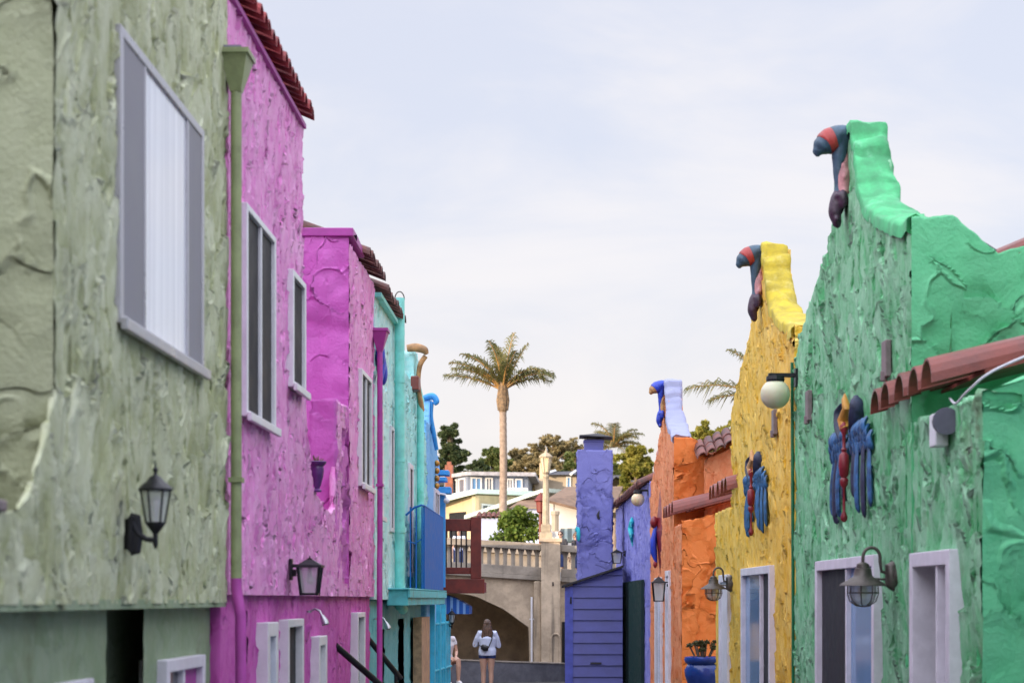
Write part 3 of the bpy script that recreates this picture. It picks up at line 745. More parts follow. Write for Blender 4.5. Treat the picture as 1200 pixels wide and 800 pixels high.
def box_lantern(o, out, along, label, h, w, slab_top=True, k=1.0, glassm='lampglass'):
    T = frame(o, out, along); t = thing('wall_lantern', label, 'wall lamp', o)
    c = w*.75+.03
    m = MB(T); m.box(0, .022, -.04, .04, -.10*k, .06*k); m.build('back_plate', M['black'], t, bevel=.004)
    m = MB(T); m.box(.02, c*.8, -.012, .012, -.005, .02); m.box(.02, .05, -.02, .02, -.07, -.02); m.build('arm', M['black'], t)
    m = MB(T); tp = -.005; b = tp-h*.72; r0, r1 = w*.5, w*.36
    n4 = lambda r, z: [(c-r, -r, z), (c+r, -r, z), (c+r, r, z), (c-r, r, z)]
    def fr(A, B): m.add(A+B, [(0, 1, 2, 3), (4, 5, 6, 7), (0, 1, 5, 4), (1, 2, 6, 5), (2, 3, 7, 6), (3, 0, 4, 7)])
    fr(n4(w*.62, tp), n4(w*.60, tp+.018)); fr(n4(w*.52, tp+.018), n4(w*.16, tp+h*.2)); fr(n4(w*.12, tp+h*.2), n4(w*.10, tp+h*.24)); fr(n4(.006, tp+h*.24), n4(.004, tp+h*.30))
    fr(n4(r1*1.12, b), n4(r1*1.12, b+.018))
    for sx in (-1, 1):
        for sy in (-1, 1):
            m.tube([(c+sx*r1, sy*r1, b), (c+sx*r0, sy*r0, tp)], .011, 4)
    m.build('cage', M['black'], t)
    m = MB(T); fr2 = n4(r1*.93, b+.018)+n4(r0*.93, tp)
    m.add(fr2, [(0, 1, 5, 4), (1, 2, 6, 5), (2, 3, 7, 6), (3, 0, 4, 7)]); m.build('lamp_glass', M[glassm], t)
    m = MB(T); m.lathe((c, 0, 0), [(.012, tp), (.016, tp-.06), (w*.17, tp-h*.28), (w*.19, tp-h*.36), (w*.1, tp-h*.43), (.003, tp-h*.45)][::-1], 12); m.build('bulb', M['bulb'], t, True)
    return t
box_lantern((XL+.015, 14.94, CZ+.245), (1, -.1, 0), ALONG, 'black box lantern with one clear bulb, on the tall pink wall', .29, .165)
def gooseneck(o, label, k=1.0, mat='steel'):
    T = frame(o, (1, 0, 0), (0, 1, 0)); t = thing('gooseneck_lamp', label, 'wall lamp', o)
    m = MB(T); m.tube([(0, 0, 0), (.05*k, -.02, .02*k), (.09*k, -.04, .005), (.115*k, -.05, -.045*k)], .009*k, 8); m.lathe((0, 0, -.01), [(.02, 0), (.02, .02)], 10); m.build('arm', M[mat], t, True)
    m = MB(T); m.tube([(.108*k, -.048, -.03*k), (.13*k, -.055, -.075*k), (.138*k, -.06, -.10*k)], [.016*k, .028*k, .03*k], 12); m.build('lamp_head', M[mat], t, True)
gooseneck((-2.13, 16.4, CZ-.10), 'small silver gooseneck spotlight below the pink overhang', 1.05)
gooseneck((-2.16, 22.4, CZ-.22), 'small silver gooseneck spotlight on the lower aqua wall', 1.1)
def rail(name, label, pts, posts):
    t = thing(name, label, 'handrail', pts[0])
    m = MB(); m.tube(pts, .032, 10); m.build('rail', M['black'], t, True)
    for p in posts:
        m = MB(); m.tube([p, (p[0], p[1], 0)], .022, 8); m.build('post', M['black'], t, True)
rail('stair_handrail', 'thick black stair handrail sloping down from the lower magenta wall', [(-2.16, 18.55, CZ-.43), (-1.72, 18.9, CZ-.86)], [(-1.78, 18.86, CZ-.80)])
rail('stair_handrail', 'thin dark handrail sloping down beside the lower aqua wall', [(-2.2, 21.9, CZ-.42), (-1.85, 22.1, CZ-.88)], [(-1.9, 22.07, CZ-.82)])
# urn on the swept wall
ur = thing('urn_planter', 'aubergine purple urn with dry stems, in the notch of the pink wall', 'planter', (-2.085, 16.55, 2.98))
c = (-2.075, 16.5, 2.99)
m = MB(); m.lathe(c, [(.035, 0), (.04, .012), (.02, .03), (.03, .05), (.05, .12), (.058, .19), (.052, .21), (.075, .235), (.078, .25), (.07, .255), (.06, .245)], 18); m.build('urn', M['urn'], ur, True)
m = MB()
for i in range(16):
    t = random.uniform(0, 6.28); r = random.uniform(.01, .05)
    m.tube([(c[0]+r*.5*math.cos(t), c[1]+r*.5*math.sin(t), c[2]+.235), (c[0]+r*1.2*math.cos(t), c[1]+r*1.2*math.sin(t), c[2]+.235+random.uniform(.03, .07))], [.006, .003], 5)
m.build('dry_stems', M['sheath'], ur)
# ================================================================== RIGHT ROW
NEAR = [(-2.6, 2.66), (-2.2, 2.71), (-1.5, 2.90), (-.95, 3.06), (-.62, 3.22), (-.45, 3.40), (-.36, 3.62), (-.16, 3.83), (-.08, 3.94), (0, 3.97)]
FAR = [(.62, 3.97), (.72, 3.75), (.95, 3.42), (1.3, 3.2), (2.0, 2.95), (2.8, 2.68), (3.3, 2.4), (5, 2.3)]
def parapet(pk): 
    f = interp([(pk+d, CZ+z) for d, z in NEAR+FAR]); return f
WALONG = Vector((-.03, 1, 0)).normalized(); WOUT = Vector((-1, -.03, 0)).normalized()
def wall_frame(u, z, b=0): return frame((RX(u)+b, u, z), WOUT, WALONG)
def mission(g, u0, u1, pk, mat, side, cap, holes, step, sidetop, capmat, near_wing=None, far_wing=None, wing_holes=(), depth=3.6):
    f = parapet(pk)
    slab('facade', TR, u0-.05, u1, 0, 3.8, f, .275, mat, g, step, holes=holes, flip=True, zd=1.2, capn=False, extra=tuple(pk+d for d in (-.62, -.53, -.45, -.405, -.36, -.25, -.16, -.12, -.08, -.04, 0, .62, .66, .7, .74)))
    # plastered cap strip that follows the parapet
    us = lines(u0, u1, .05, tuple(pk+d for d, _ in NEAR+FAR)); pl = [(u, f(u)) for u in us]
    dn = [pl[0]]                                  # even steps along the outline
    for p, q in zip(pl, pl[1:]):
        n = max(1, int(math.hypot(q[0]-p[0], q[1]-p[1])/.035))
        dn += [(p[0]+(q[0]-p[0])*k/n, p[1]+(q[1]-p[1])*k/n) for k in range(1, n+1)]
    V = []; Fc = []; sm = lambda x, lo, hi: (lambda t: t*t*(3-2*t))(min(1, max(0, (x-lo)/(hi-lo))))
    prof = [(0, -.10), (0, -.02), (.03, .0), (.2, .012), (.5, .016), (.8, .012), (.97, 0), (1, -.03), (1.0, -.14), (1.0, -.30)]
    for i, (u, z) in enumerate(dn):
        p, q = dn[max(0, i-1)], dn[min(len(dn)-1, i+1)]; tu, tz = q[0]-p[0], q[1]-p[1]; L = math.hypot(tu, tz) or 1; nu, nz = -tz/L, tu/L
        t = CZ+4.03-z; near = u < pk+.3
        led = (.06*(1-sm(t, .09, .12))+.06*(sm(t, .20, .23)-sm(t, .31, .35))+.04*sm(t, .45, .6)) if near and t > .02 else (.055 if near else -.02)
        w = .31+(.05*sm(t, .35, 1.0)*(1-sm(t, 1.12, 1.3)) if near else 0)
        for k, (fb, dz) in enumerate(prof):
            nn = .05*mnoise.noise(Vector((u*3.3+pk, z*3.3, fb*2.2)))+.024*mnoise.noise(Vector((u*13, z*13, fb*7+pk)))
            off = (.02 if near else -.005)+led+dz+nn
            V.append((RX(u)+(-.03 if near else .02)+fb*w+.05*mnoise.noise(Vector((z*5, u*3, pk+fb)))*(1 if k > 5 else .5), u+nu*off, z+nz*off))
    nb = len(prof)
    for i in range(len(dn)-1):
        for k in range(nb-1): Fc.append((i*nb+k, (i+1)*nb+k, (i+1)*nb+k+1, i*nb+k+1)[::-1])
    Fc.append(tuple(range(nb))); Fc.append(tuple(range(len(V)-nb, len(V)))[::-1])
    mesh_obj('parapet_cap', V, Fc, capmat, g, True)
    st = interp([(x, z) for x, z in sidetop]); xa = RX(u0)-.004
    slab('side_wall', TF(u0-.06), xa, xa+depth, 0 if not near_wing else 1.0, CZ+1.6, lambda a: st(a-xa)+.035*mnoise.noise(Vector((a*4.5, u0, 0)))+.015*mnoise.noise(Vector((a*14, u0, 3))), .25, side, g, step, capn=False)
    for wing, near in ((near_wing, True), (far_wing, False)):
        if not wing: continue
        a0, a1, wz, wd = wing
        slab('wing_wall', TR, a0-(.04 if near else 0), a1, 0, CZ+1.0, CZ+wz, .25, mat, g, step, holes=wing_holes, flip=True, zd=1.0, capn=not near)
        if near:
            xb = RX(a0)-.003; s2 = interp([(0, CZ+wz+.03), (1.2, CZ+wz+.32), (4, CZ+wz+.5)])
            slab('wing_side_wall', TF(a0-.05), xb, xb+2.6, 0, CZ+.9, lambda a: s2(a-xb), .2, side, g, step, zd=1.0, capn=False)
        m = mbT(TR); m.box(a0+.05, a1, .26, 2.6, 0, CZ+wz-.12); m.build('wing_body', side, g)
    # roof behind
    m = mbT(TR); m.box(u0+.22, u1-.05, .28, depth, 0, CZ+2.2); m.build('rear_walls', side, g)
def pitched(g, u0, u1, z0=2.38, b0=.62, b1=3.0, rise=1.0, mat='tile_ox'):
    T = lambda u, v, z: TR(u, v, z)
    tiles(T, u0, u1, .26, b0, b1, CZ+z0, CZ+z0+rise, r=.11, courses=4).build('roof_tiles', M[mat], g)
def canopy(g, u0, u1, n, z, out=.14, into=1.1, rise=.32, mat='tile_ox', r=.18):
    tiles(TR, u0, u1, (u1-u0)/(n-1), -out, into, CZ+z, CZ+z+rise, r=r, n=9, courses=1).build('tile_canopy', M[mat], g, smooth=False)

# ---- mint green house
g = thing('stucco_house', 'mint green stucco house with a stepped parapet, nearest on the right', 'house', (4.5, 16, 0))
mission(g, 14.4, 20.2, 16.9, M['green'], M['green_side'], None, [(15.52, 18.47, .3, CZ+.352)], .03,
        [(0, CZ+2.74), (.3, CZ+2.76), (.42, CZ+2.66), (.62, CZ+2.5), (1.2, CZ+2.62), (3.6, CZ+3.7)], M['limeplaster'],
        near_wing=(12.25, 14.4, 1.27, 2.6), wing_holes=[(12.82, 14.08, .3, CZ+.325)])
window(g, TR, 15.52, 18.47, .3, CZ+.352, M['lilac'], [M['reflectglass'], M['charcoal']], .09, .065, .14, splits=(16.85,), sill=False)
window(g, TR, 12.82, 14.08, .3, CZ+.325, M['lilac'], [M['lilac'], M['dark']], .10, .075, .24, pane_b=[.16, .2], splits=(13.25,), sill=False, name='door_frame')
pitched(g, 14.45, 20.0, 2.42, .60, 3.2, 1.15)
m = mbT(TF(14.36)); xa = RX(14.4); m.tube([(xa+.22, .1, CZ+2.67), (xa+.4, .1, CZ+2.64), (xa+.52, .1, CZ+2.57), (xa+.62, .1, CZ+2.52), (xa+.8, .1, CZ+2.51)], [.02, .03, .028, .02, .015], 8, (1, 3)); m.box(xa+.53, xa+.8, .02, .1, CZ+2.34, CZ+2.5); m.build('flashing', M['tar'], g)
canopy(g, 13.2, 15.1, 5, 1.42)
m = mbT(TR); m.tube([(20.19, -.02, 0), (20.19, -.02, 2.0), (20.19, -.03, CZ+2.4)], .018, 6); m.build('corner_trim', M['greentrim'], g)
# ---- yellow house
g = thing('stucco_house', 'yellow stucco house with a stepped parapet, between the green and orange houses', 'house', (4.2, 23, 0))
mission(g, 20.24, 25.95, 22.66, M['yellow'], M['yellow'], None, [(21.7, 24.37, .3, CZ+.375)], .035,
        [(0, CZ+2.76), (.32, CZ+2.74), (.62, CZ+2.5), (3.6, CZ+3.5)], M['lemonplaster'],
        far_wing=(25.95, 27.9, 1.2, 2.6), wing_holes=[(26.1, 27.15, .3, CZ+.33)])
window(g, TR, 21.7, 24.37, .3, CZ+.375, M['lilac'], [M['charcoal'], M['reflectglass']], .09, .065, .14, splits=(22.6,), sill=False)
window(g, TR, 26.1, 27.15, .3, CZ+.33, M['lilac'], [M['lilac']], .10, .04, .14, sill=False, name='door_frame')
pitched(g, 20.4, 25.8, 2.38, .60, 3.2, 1.15, 'tile_brown')
canopy(g, 25.4, 27.3, 5, 1.38)
# ---- orange house
g = thing('stucco_house', 'orange stucco house with a lavender white parapet cap and bare orange side wall', 'house', (4.0, 37, 0))
mission(g, 34.9, 40.65, 36.75, M['orange'], M['orange_side'], None, [(35.5, 36.3, .3, CZ+.52), (37.4, 38.9, .3, CZ+.42)], .045,
        [(0, CZ+2.84), (.32, CZ+2.82), (.5, CZ+2.68), (.62, CZ+2.5), (1.0, CZ+2.75), (3.6, CZ+3.7)], M['whiteplaster'],
        near_wing=(33.3, 34.9, 1.27, 2.4))
window(g, TR, 35.5, 36.3, .3, CZ+.52, M['lilac'], [M['lilac']], .10, .05, .14, sill=False, name='door_frame')
window(g, TR, 37.4, 38.9, .3, CZ+.42, M['lilac'], [M['reflectglass'], M['dark']], .14, .05, .14, splits=(38.2,), sill=False)
canopy(g, 33.5, 35.4, 4, 1.45, r=.2)
# brown tiles stepping up over the set back part
slab('set_back_wall', TF(34.4), RX(34.4)+.5, RX(34.4)+3.2, CZ+1.0, CZ+1.5, lambda a: CZ+2.42+(a-RX(34.4)-.5)*.42, .2, M['orange'], g, .04)
tiles(lambda u, v, z: (RX(34.4)+u, 34.3+v, z+(u-.4)*.42), .42, 2.6, .16, -.28, .7, CZ+2.42, CZ+2.72, r=.085).build('roof_tiles', M['tile_brown'], g)
# ---- violet house
g = thing('stucco_house', 'violet stucco house under a drooping brown tile eave with dark green shutters', 'house', (4.0, 46, 0))
slab('facade', TR, 40.7, 53.5, 0, 2.5, CZ+2.42, .3, M['purple'], g, .05, flip=True, zd=1.0)
tiles(TR, 41.0, 53.4, .26, -.22, .5, CZ+2.36, CZ+2.72, r=.12).build('roof_tiles', M['tile_brown'], g)
m = mbT(TR); m.box(40.8, 53.5, .3, 4.5, 0, CZ+2.45); m.build('rear_walls', M['purple'], g)
m = mbT(TR); m.add([(40.8, .45, CZ+2.66), (53.5, .45, CZ+2.66), (53.5, 3.0, CZ+3.6), (40.8, 3.0, CZ+3.6), (40.8, 4.6, CZ+2.46), (53.5, 4.6, CZ+2.46), (40.8, .45, CZ+2.45), (53.5, .45, CZ+2.45)], [(0, 1, 2, 3), (3, 2, 5, 4), (0, 3, 4, 6), (1, 7, 5, 2), (0, 6, 7, 1)]); m.build('roof', M['roofbrn'], g)
for u0, u1 in ((42.3, 46.6), (47.6, 51.6)):
    m = mbT(TR); m.box(u0, u1, -.07, -.02, .1, CZ+.42)
    k = int((u1-u0)/.35)
    for i in range(k+1):
        u = u0+(u1-u0)*i/k; m.box(u-.03, u+.03, -.085, -.068, .1, CZ+.42)
    m.build('shutter', M['shutter'], g)
# chimney stands against the wall towards the alley
cx0, cx1, cy = .255, 1.12, 49.6
slab('chimney', TF(cy), cx0, cx1, 0, 4.0, CZ+3.72, .9, M['purple_side'], g, .045)
ch = [o for o in g.children if o.name.startswith('chimney')][0]
slab('chimney_flank', lambda a, b, z: (cx1-.01-b, a, z), cy+.02, cy+.9, 0, 4.0, CZ+3.7, .3, M['purple_side'], ch, .05)
m = MB(); m.box(cx0+.16, cx1-.22, cy+.15, cy+.75, CZ+3.70, CZ+4.0); m.box(cx0+.14, cx1-.20, cy+.13, cy+.77, CZ+3.93, CZ+3.985); m.build('chimney_neck', M['shed'], ch, bevel=.02)
m = MB(); m.add([(cx0+.04, cy-.05, CZ+4.09), (cx1+.0, cy-.05, CZ+4.05), (cx1, cy+.9, CZ+4.05), (cx0+.04, cy+.9, CZ+4.09), (cx0+.5, cy+.4, CZ+4.17),
               (cx0+.04, cy-.05, CZ+4.07), (cx1+.0, cy-.05, CZ+4.03), (cx1, cy+.9, CZ+4.03), (cx0+.04, cy+.9, CZ+4.07)], [(0, 1, 4), (1, 2, 4), (2, 3, 4), (3, 0, 4), (5, 8, 7, 6), (0, 5, 6, 1), (1, 6, 7, 2), (2, 7, 8, 3), (3, 8, 5, 0)])
for x in (cx0+.25, cx1-.3):
    for y in (cy+.2, cy+.7): m.tube([(x, y, CZ+3.98), (x, y, CZ+4.10)], .012, 6)
m.build('chimney_cover', M['tar'], ch)
m = MB(); m.ball((cx0+.02, cy-.06, CZ+1.62), (.05, .03, .18)); m.ball((cx0-.03, cy-.05, CZ+1.75), (.03, .03, .07)); m.build('relief', M['s_aqua'], ch, True)
m = MB(); m.tube([(cx0+.53, cy-.03, CZ+2.0), (cx0+.50, cy-.06, CZ+2.1), (cx0+.54, cy-.03, CZ+2.22)], [.03, .035, .008], 8, (1, .5)); m.build('vent_hook', M['tar'], ch, True)
# lean-to shed with lap siding
sh = thing('lean_to_shed', 'indigo lap sided shed with a sloping roof below the violet chimney', 'shed', (.6, 47.8, 0))
sx0, sx1, sy0, sy1 = -.06, 1.30, 47.0, 49.55
zt = lambda x: CZ+.32+(x-sx0)*(.44/(sx1-sx0))
m = MB(); m.prism([(sx0+.02, 0), (sx1, 0), (sx1, zt(sx1)-.03), (sx0+.02, zt(sx0)-.03)], 1, sy0+.02, sy1); m.build('body', M['shed'], sh)
nb = 9; ph = (CZ+.3)/nb*1.0
for i in range(nb+2):
    z0 = i*ph; z1 = (i+1)*ph
    xl = sx0+.19
    if z0 >= zt(sx1)-.05: continue
    za, zb_ = min(z1, zt(xl)-.02), min(z1, zt(sx1)-.02)
    if za <= z0+.02:  # starts partway under the slope
        xs = sx0+(z0+.04-CZ-.32)*(sx1-sx0)/.44; xl = max(xl, xs); za = z0+.02
    m = MB(); m.add([(xl, sy0-.028, z0+.012), (sx1, sy0-.028, z0+.012), (sx1, sy0+.0, zb_), (xl, sy0+.0, za), (xl, sy0+.02, z0+.012), (sx1, sy0+.02, z0+.012), (sx1, sy0+.02, zb_), (xl, sy0+.02, za)],
            [(0, 1, 2, 3), (0, 4, 5, 1), (0, 3, 7, 4), (1, 5, 6, 2), (3, 2, 6, 7)])
    m.build('siding_board', M['shed'], sh)
m = MB(); m.box(sx0+.10, sx0+.19, sy0-.035, sy0+.02, 0, zt(sx0)-.02); m.box(sx0, sx0+.10, sy0-.01, sy0+.05, 0, zt(sx0)-.02); m.build('corner_board', M['shedtrim'], sh)
m = MB(); m.prism([(sx0-.08, zt(sx0)-.04), (sx1+.02, zt(sx1)+.0), (sx1+.02, zt(sx1)+.05), (sx0-.08, zt(sx0)+.01)], 1, sy0-.14, sy1); m.build('shed_roof', M['tar'], sh)
m = MB(); m.box(sx0+.6, sx0+.86, sy0-.05, sy0-.028, CZ-1.52, CZ-1.48); m.build('handle', M['tar'], sh)
m = MB(); m.box(sx0+.12, sx0+.16, sy0-.05, sy0-.03, CZ-.1, CZ+.06); m.build('hinge', M['black'], sh)

# ---- carved birds' heads on the parapets
def gargoyle(pk, label, body, band, tip, strip, bottom):
    u = pk+.18; T0 = wall_frame(u, CZ+4.04); T = lambda p: T0(Vector((p.x*.80, p.y, p.z*.84)))
    t = thing('parapet_sculpture', label, 'sculpture', T(Vector((0, 0, 0))))
    def sm(pts, rad, fl=(1, 1)):
        m = MB(T); m.tube([Vector(p) for p in pts], rad, 16, fl, spl=5); return m
    m = sm([(-.02, 0, -.10), (.05, 0, -.085), (.12, 0, -.10), (.165, 0, -.12)], [.09, .115, .125, .128])
    m.tube([(.055, 0, -.12), (.085, 0, -.25), (.095, 0, -.42), (.085, 0, -.60), (.10, 0, -.70)], [.11, .085, .062, .055, .06], 14, spl=5)
    remesh(m, 'neck', M[body], t, .012)
    m = sm([(.15, 0, -.118), (.19, 0, -.135), (.235, 0, -.16), (.245, 0, -.168)], [.131, .136, .126, .11]); m.build('face_band', M[band], t, True)
    m = sm([(.235, 0, -.16), (.28, 0, -.195), (.315, 0, -.245), (.322, 0, -.29)], [.121, .10, .062, .02]); m.build('beak', M[tip], t, True)
    m = MB(T); m.tube([(.0, 0, -.2), (.035, .02, -.36), (.04, .0, -.5), (.035, 0, -.66), (.0, 0, -.78)], [.03, .06, .085, .08, .02], 12, (1, 1.2), spl=4)
    for i in range(7): m.ball((.05, random.uniform(-.1, .1), -.35-.055*i), (.035, .05, .05))
    remesh(m, 'throat_feathers', M[strip], t, .014)
    m = MB(T); m.tube([(.09, 0, -.64), (.12, 0, -.74), (.135, 0, -.86), (.11, 0, -.97), (.09, 0, -1.02)], [.05, .068, .072, .05, .02], 14, spl=5)
    m.ball((.07, .07, -.76), (.055, .06, .12)); m.ball((.06, -.08, -.74), (.05, .06, .10))
    for i in range(9): m.ball((.09+.05*random.random(), random.uniform(-.07, .07), -.70-.035*i), (.035, .035, .03), 8, 6)
    remesh(m, 'breast', M[bottom], t, .014)
gargoyle(16.9, 'slate teal carved bird head with a red face band, on the green parapet', 's_teal', 's_red', 's_teal', 's_pink', 's_plum')
gargoyle(22.66, 'slate teal carved bird head with a red face band, on the yellow parapet', 's_teal', 's_red', 's_teal', 's_pink', 's_plum')
gargoyle(36.75, 'royal blue carved bird head with a tan beak, on the orange parapet', 's_royal', 's_royal', 's_tan', 's_tan', 's_royal')
m = mbT(TR); m.tube([(16.15, .26, CZ+3.0), (16.1, .32, CZ+3.12), (16.1, .36, CZ+3.06), (16.1, .38, CZ+2.95)], [.03, .06, .05, .03], 8)
m.tube([(16.4, .27, CZ+3.28), (16.35, .31, CZ+3.16), (16.2, .33, CZ+3.08)], [.02, .03, .04], 8)
tag(m.build('parapet_ornament', M['s_plum'], None, True, loc=TR(16.1, .3, CZ+3.0)), 'small dark plum ornament clinging to the back of the green parapet', 'ornament')

# ---- feathered wall reliefs
def relief(u, ztop, h, label, wing, feather, spindle, crest, k=1.0, diamond=False):
    T = wall_frame(u, ztop); t = thing('wall_relief', label, 'wall sculpture', T(Vector((0, 0, 0))))
    Lz = lambda f: -h*f
    m = MB(T); m.lathe((.085*k, 0, -h), [(.012, 0), (.028, .02), (.03, .05), (.012, .09), (.010, .26*h), (.032, .29*h), (.036, .33*h), (.024, .345*h), (.040, .37*h), (.046, .44*h), (.042, .52*h), (.020, .545*h), (.026, .565*h), (.014, .58*h), (.016, .68*h), (.034, .72*h), (.036, .75*h), (.01, .78*h)], 14, k, k)
    m.build('spindle', M[spindle], t, True)
    m = MB(T); m.tube([(.07*k, 0, Lz(.28)), (.08*k, .05, Lz(.2)), (.07*k, -.06, Lz(.12)), (.08*k, 0, Lz(.05)), (.07*k, .05, 0)], [.05*k, .055*k, .04*k, .028*k, .008], 10)
    m.build('crest', M[crest], t, True)
    for s in (-1, 1):
        m = MB(T); m.tube([(.03*k, s*.26*k, Lz(.34)), (.045*k, s*.36*k, Lz(.24)), (.05*k, s*.40*k, Lz(.12)), (.045*k, s*.34*k, Lz(.05))], [.03*k, .034*k, .03*k, .010], 10, (1, 2.0), up=(0, 0, 1), spl=5)
        m.build('plume', M['s_indigo'], t, True)
        m = MB(T); rnd = random.Random(int(u*10)+s)
        for row, (za, n_) in enumerate(((.44, 7), (.385, 6), (.33, 5))):   # three rows of short overlapping feathers
            for i in range(n_):
                o = s*(.5+(i/(n_-1)-.5)*(.74-.10*row)+rnd.uniform(-.03, .03))*k; b_ = (.03+.014*row)*k
                m.tube([(b_*.6, o, Lz(za-.075)), (b_+.012, o*1.02, Lz(za-.02)), (b_, o*1.04, Lz(za+.035)), (b_*.5, o*1.04, Lz(za+.06))], [.018*k, .024*k, .022*k, .006], 8, (1, 2.6), up=(1, 0, 0), spl=3)
        m.build('shoulder', M[wing], t, True)
        for i, (off, l0, l1, aa) in enumerate(((.22, .44, .82, .05), (.42, .42, .93, .06), (.64, .44, .97, .05), (.84, .46, .90, .035))):
            m = MB(T); m.tube([(aa*k*.7, s*off*k, Lz(l0)), (aa*k, s*off*1.08*k, Lz((l0+l1)/2)), (aa*k*.9, s*off*1.1*k, Lz(l1-.04)), (aa*k*.5, s*off*k, Lz(l1))], [.016*k, .024*k, .022*k, .006], 8, (1, 2.6), up=(1, 0, 0), spl=4)
            m.build('feather', M[feather if i % 2 == 0 else wing], t, True)
relief(16.75, CZ+1.73, 1.08, 'blue feathered wall relief with a maroon turned spindle, on the green wall', 's_blue', 's_indigo', 's_maroon', 's_gold')
relief(23.15, CZ+1.74, 1.0, 'blue feathered wall relief with a maroon spindle, on the yellow wall', 's_blue', 's_blue', 's_maroon', 's_tan')
# orange wall: lozenge shaped relief
u = 38.0; T = wall_frame(u, CZ+2.15); t = thing('wall_relief', 'dark red lozenge relief with a blue drop at its centre, on the orange wall', 'wall sculpture', T(Vector((0, 0, 0))))
m = MB(T); m.add([(0, 0, 0), (0, .55, -.85), (0, 0, -1.75), (0, -.55, -.85), (.09, 0, -.85)], [(0, 1, 4), (1, 2, 4), (2, 3, 4), (3, 0, 4), (3, 2, 1, 0)]); m.build('lozenge', M['s_maroon'], t)
m = MB(T); m.tube([(.08, 0, -.75), (.13, 0, -1.0), (.13, 0, -1.25), (.08, 0, -1.45)], [.04, .06, .07, .02], 10, (1, 1.6)); m.build('drop', M['s_royal'], t, True)
m = MB(T); m.ball((.12, 0, -.68), (.08, .12, .12)); m.ball((.10, .0, -1.48), (.04, .05, .07)); m.build('boss', M['s_maroon'], t, True)
# violet wall: aqua lizard-like relief
u = 45.8; T = wall_frame(u, CZ+1.88); t = thing('wall_relief', 'aqua lizard shaped relief on the violet wall', 'wall sculpture', T(Vector((0, 0, 0))))
m = MB(T); m.tube([(.05, .1, 0), (.06, 0, -.1), (.08, .1, -.25), (.07, -.05, -.4), (.05, .08, -.55), (.04, 0, -.68)], [.03, .06, .07, .06, .035, .01], 10)
for z, s in ((-.16, 1), (-.18, -1), (-.38, 1), (-.42, -1)): m.tube([(.06, 0, z), (.09, s*.22, z+.04), (.09, s*.3, z-.06)], [.03, .025, .02], 6)
remesh(m, 'lizard', M['s_aqua'], t, .014)

# ---- lamps of the right row
def barn_lamp(u, z, label, k=1.0):
    T = wall_frame(u, z); t = thing('barn_lamp', label, 'wall lamp', T(Vector((0, 0, 0))))
    m = MB(T); m.tube([(-.01, 0, .02), (.02, 0, .02), (.035, 0, .02)], [.075*k, .075*k, .05*k], 16, up=(0, 0, 1)); m.tube([(.0, 0, -.08*k), (.03, 0, -.05*k), (.03, 0, .09*k), (.0, 0, .11*k)], [.03*k, .055*k, .055*k, .03*k], 12); m.build('back_plate', M['bronze'], t, True)
    c = .25*k
    pts = [(.03, 0, .02), (.10*k, 0, .03*k)]+[(c-.065*k+.065*k*math.cos(a), 0, .155*k+.075*k*math.sin(a)) for a in np.linspace(math.pi*1.0, 0, 9)]+[(c, 0, .10*k)]
    m = MB(T); m.tube([(.03, 0, .03), (c-.14*k, 0, .05*k), (c-.13*k, 0, .12*k)]+pts[2:], .013*k, 10); m.tube([(.03, 0, -.01), (c-.05*k, 0, -.005)], .009*k, 8); m.build('arm', M['bronze'], t, True)
    m = MB(T); m.lathe((c, 0, 0), [(.02*k, .12*k), (.045*k, .105*k), (.05*k, .075*k), (.062*k, .07*k), (.07*k, .02*k), (.085*k, .005*k), (.17*k, -.045*k), (.175*k, -.058*k), (.16*k, -.055*k), (.085*k, -.012*k)][::-1], 24); m.build('lamp_shade', M['bronze'], t, True)
    m = MB(T); m.lathe((c, 0, 0), [(.004, -.205*k), (.05*k, -.198*k), (.09*k, -.165*k), (.105*k, -.12*k), (.105*k, -.05*k)], 20); m.build('lamp_glass', M['lampglass'], t, True)
    m = MB(T); m.lathe((c, 0, 0), [(.003, -.15*k), (.03*k, -.135*k), (.036*k, -.10*k), (.018*k, -.05*k)], 12); m.build('bulb', M['bulb'], t, True)
    m = MB(T)
    for q in range(4):
        a = math.pi*q/4+.3
        m.tube([(c+r*math.cos(a), r*math.sin(a), zz) for r, zz in ((.113*k, -.05*k), (.115*k, -.12*k), (.098*k, -.172*k), (.05*k, -.207*k), (0, -.214*k), (-.05*k, -.207*k), (-.098*k, -.172*k), (-.115*k, -.12*k), (-.113*k, -.05*k))], .005*k, 6)
    m.tube([(c+.117*k*math.cos(a), .117*k*math.sin(a), -.11*k) for a in np.linspace(0, 2*math.pi, 25)], .005*k, 6, cap=False)
    m.build('wire_cage', M['bronze'], t, True)
barn_lamp(14.94, CZ+.16, 'weathered bronze barn lamp with caged glass, on the green wall')
barn_lamp(25.85, CZ+.19, 'weathered bronze barn lamp with caged glass, on the yellow wall by the white door', .97)
def globe_lamp(u, z, label, gm, out=.22, r=.15):
    T = wall_frame(u, z); t = thing('globe_lamp', label, 'wall lamp', T(Vector((0, 0, 0))))
    m = MB(T); m.box(-.02, .025, -.06, .06, .04, .22); m.box(.025, out+.07, -.03, .03, .135, .175); m.lathe((out, 0, .09), [(.09, 0), (.095, .02), (.09, .055), (.05, .06)], 16); m.build('bracket', M['black'], t)
    m = MB(T); m.ball((out, 0, -.035), r, 24, 16); m.build('globe', M[gm], t, True)
globe_lamp(20.05, CZ+2.10, 'cream globe lamp on a black bracket at the far corner of the green wall', 'globe')
globe_lamp(41.2, CZ+2.10, 'small amber globe lamp on a bracket below the brown tiles of the violet house', 'globe2', .22, .14)
box_lantern(TR(35.75, -.01, CZ+.30), WOUT, WALONG, 'dark hooded box lantern on the orange wall', .46, .22, k=1.2)
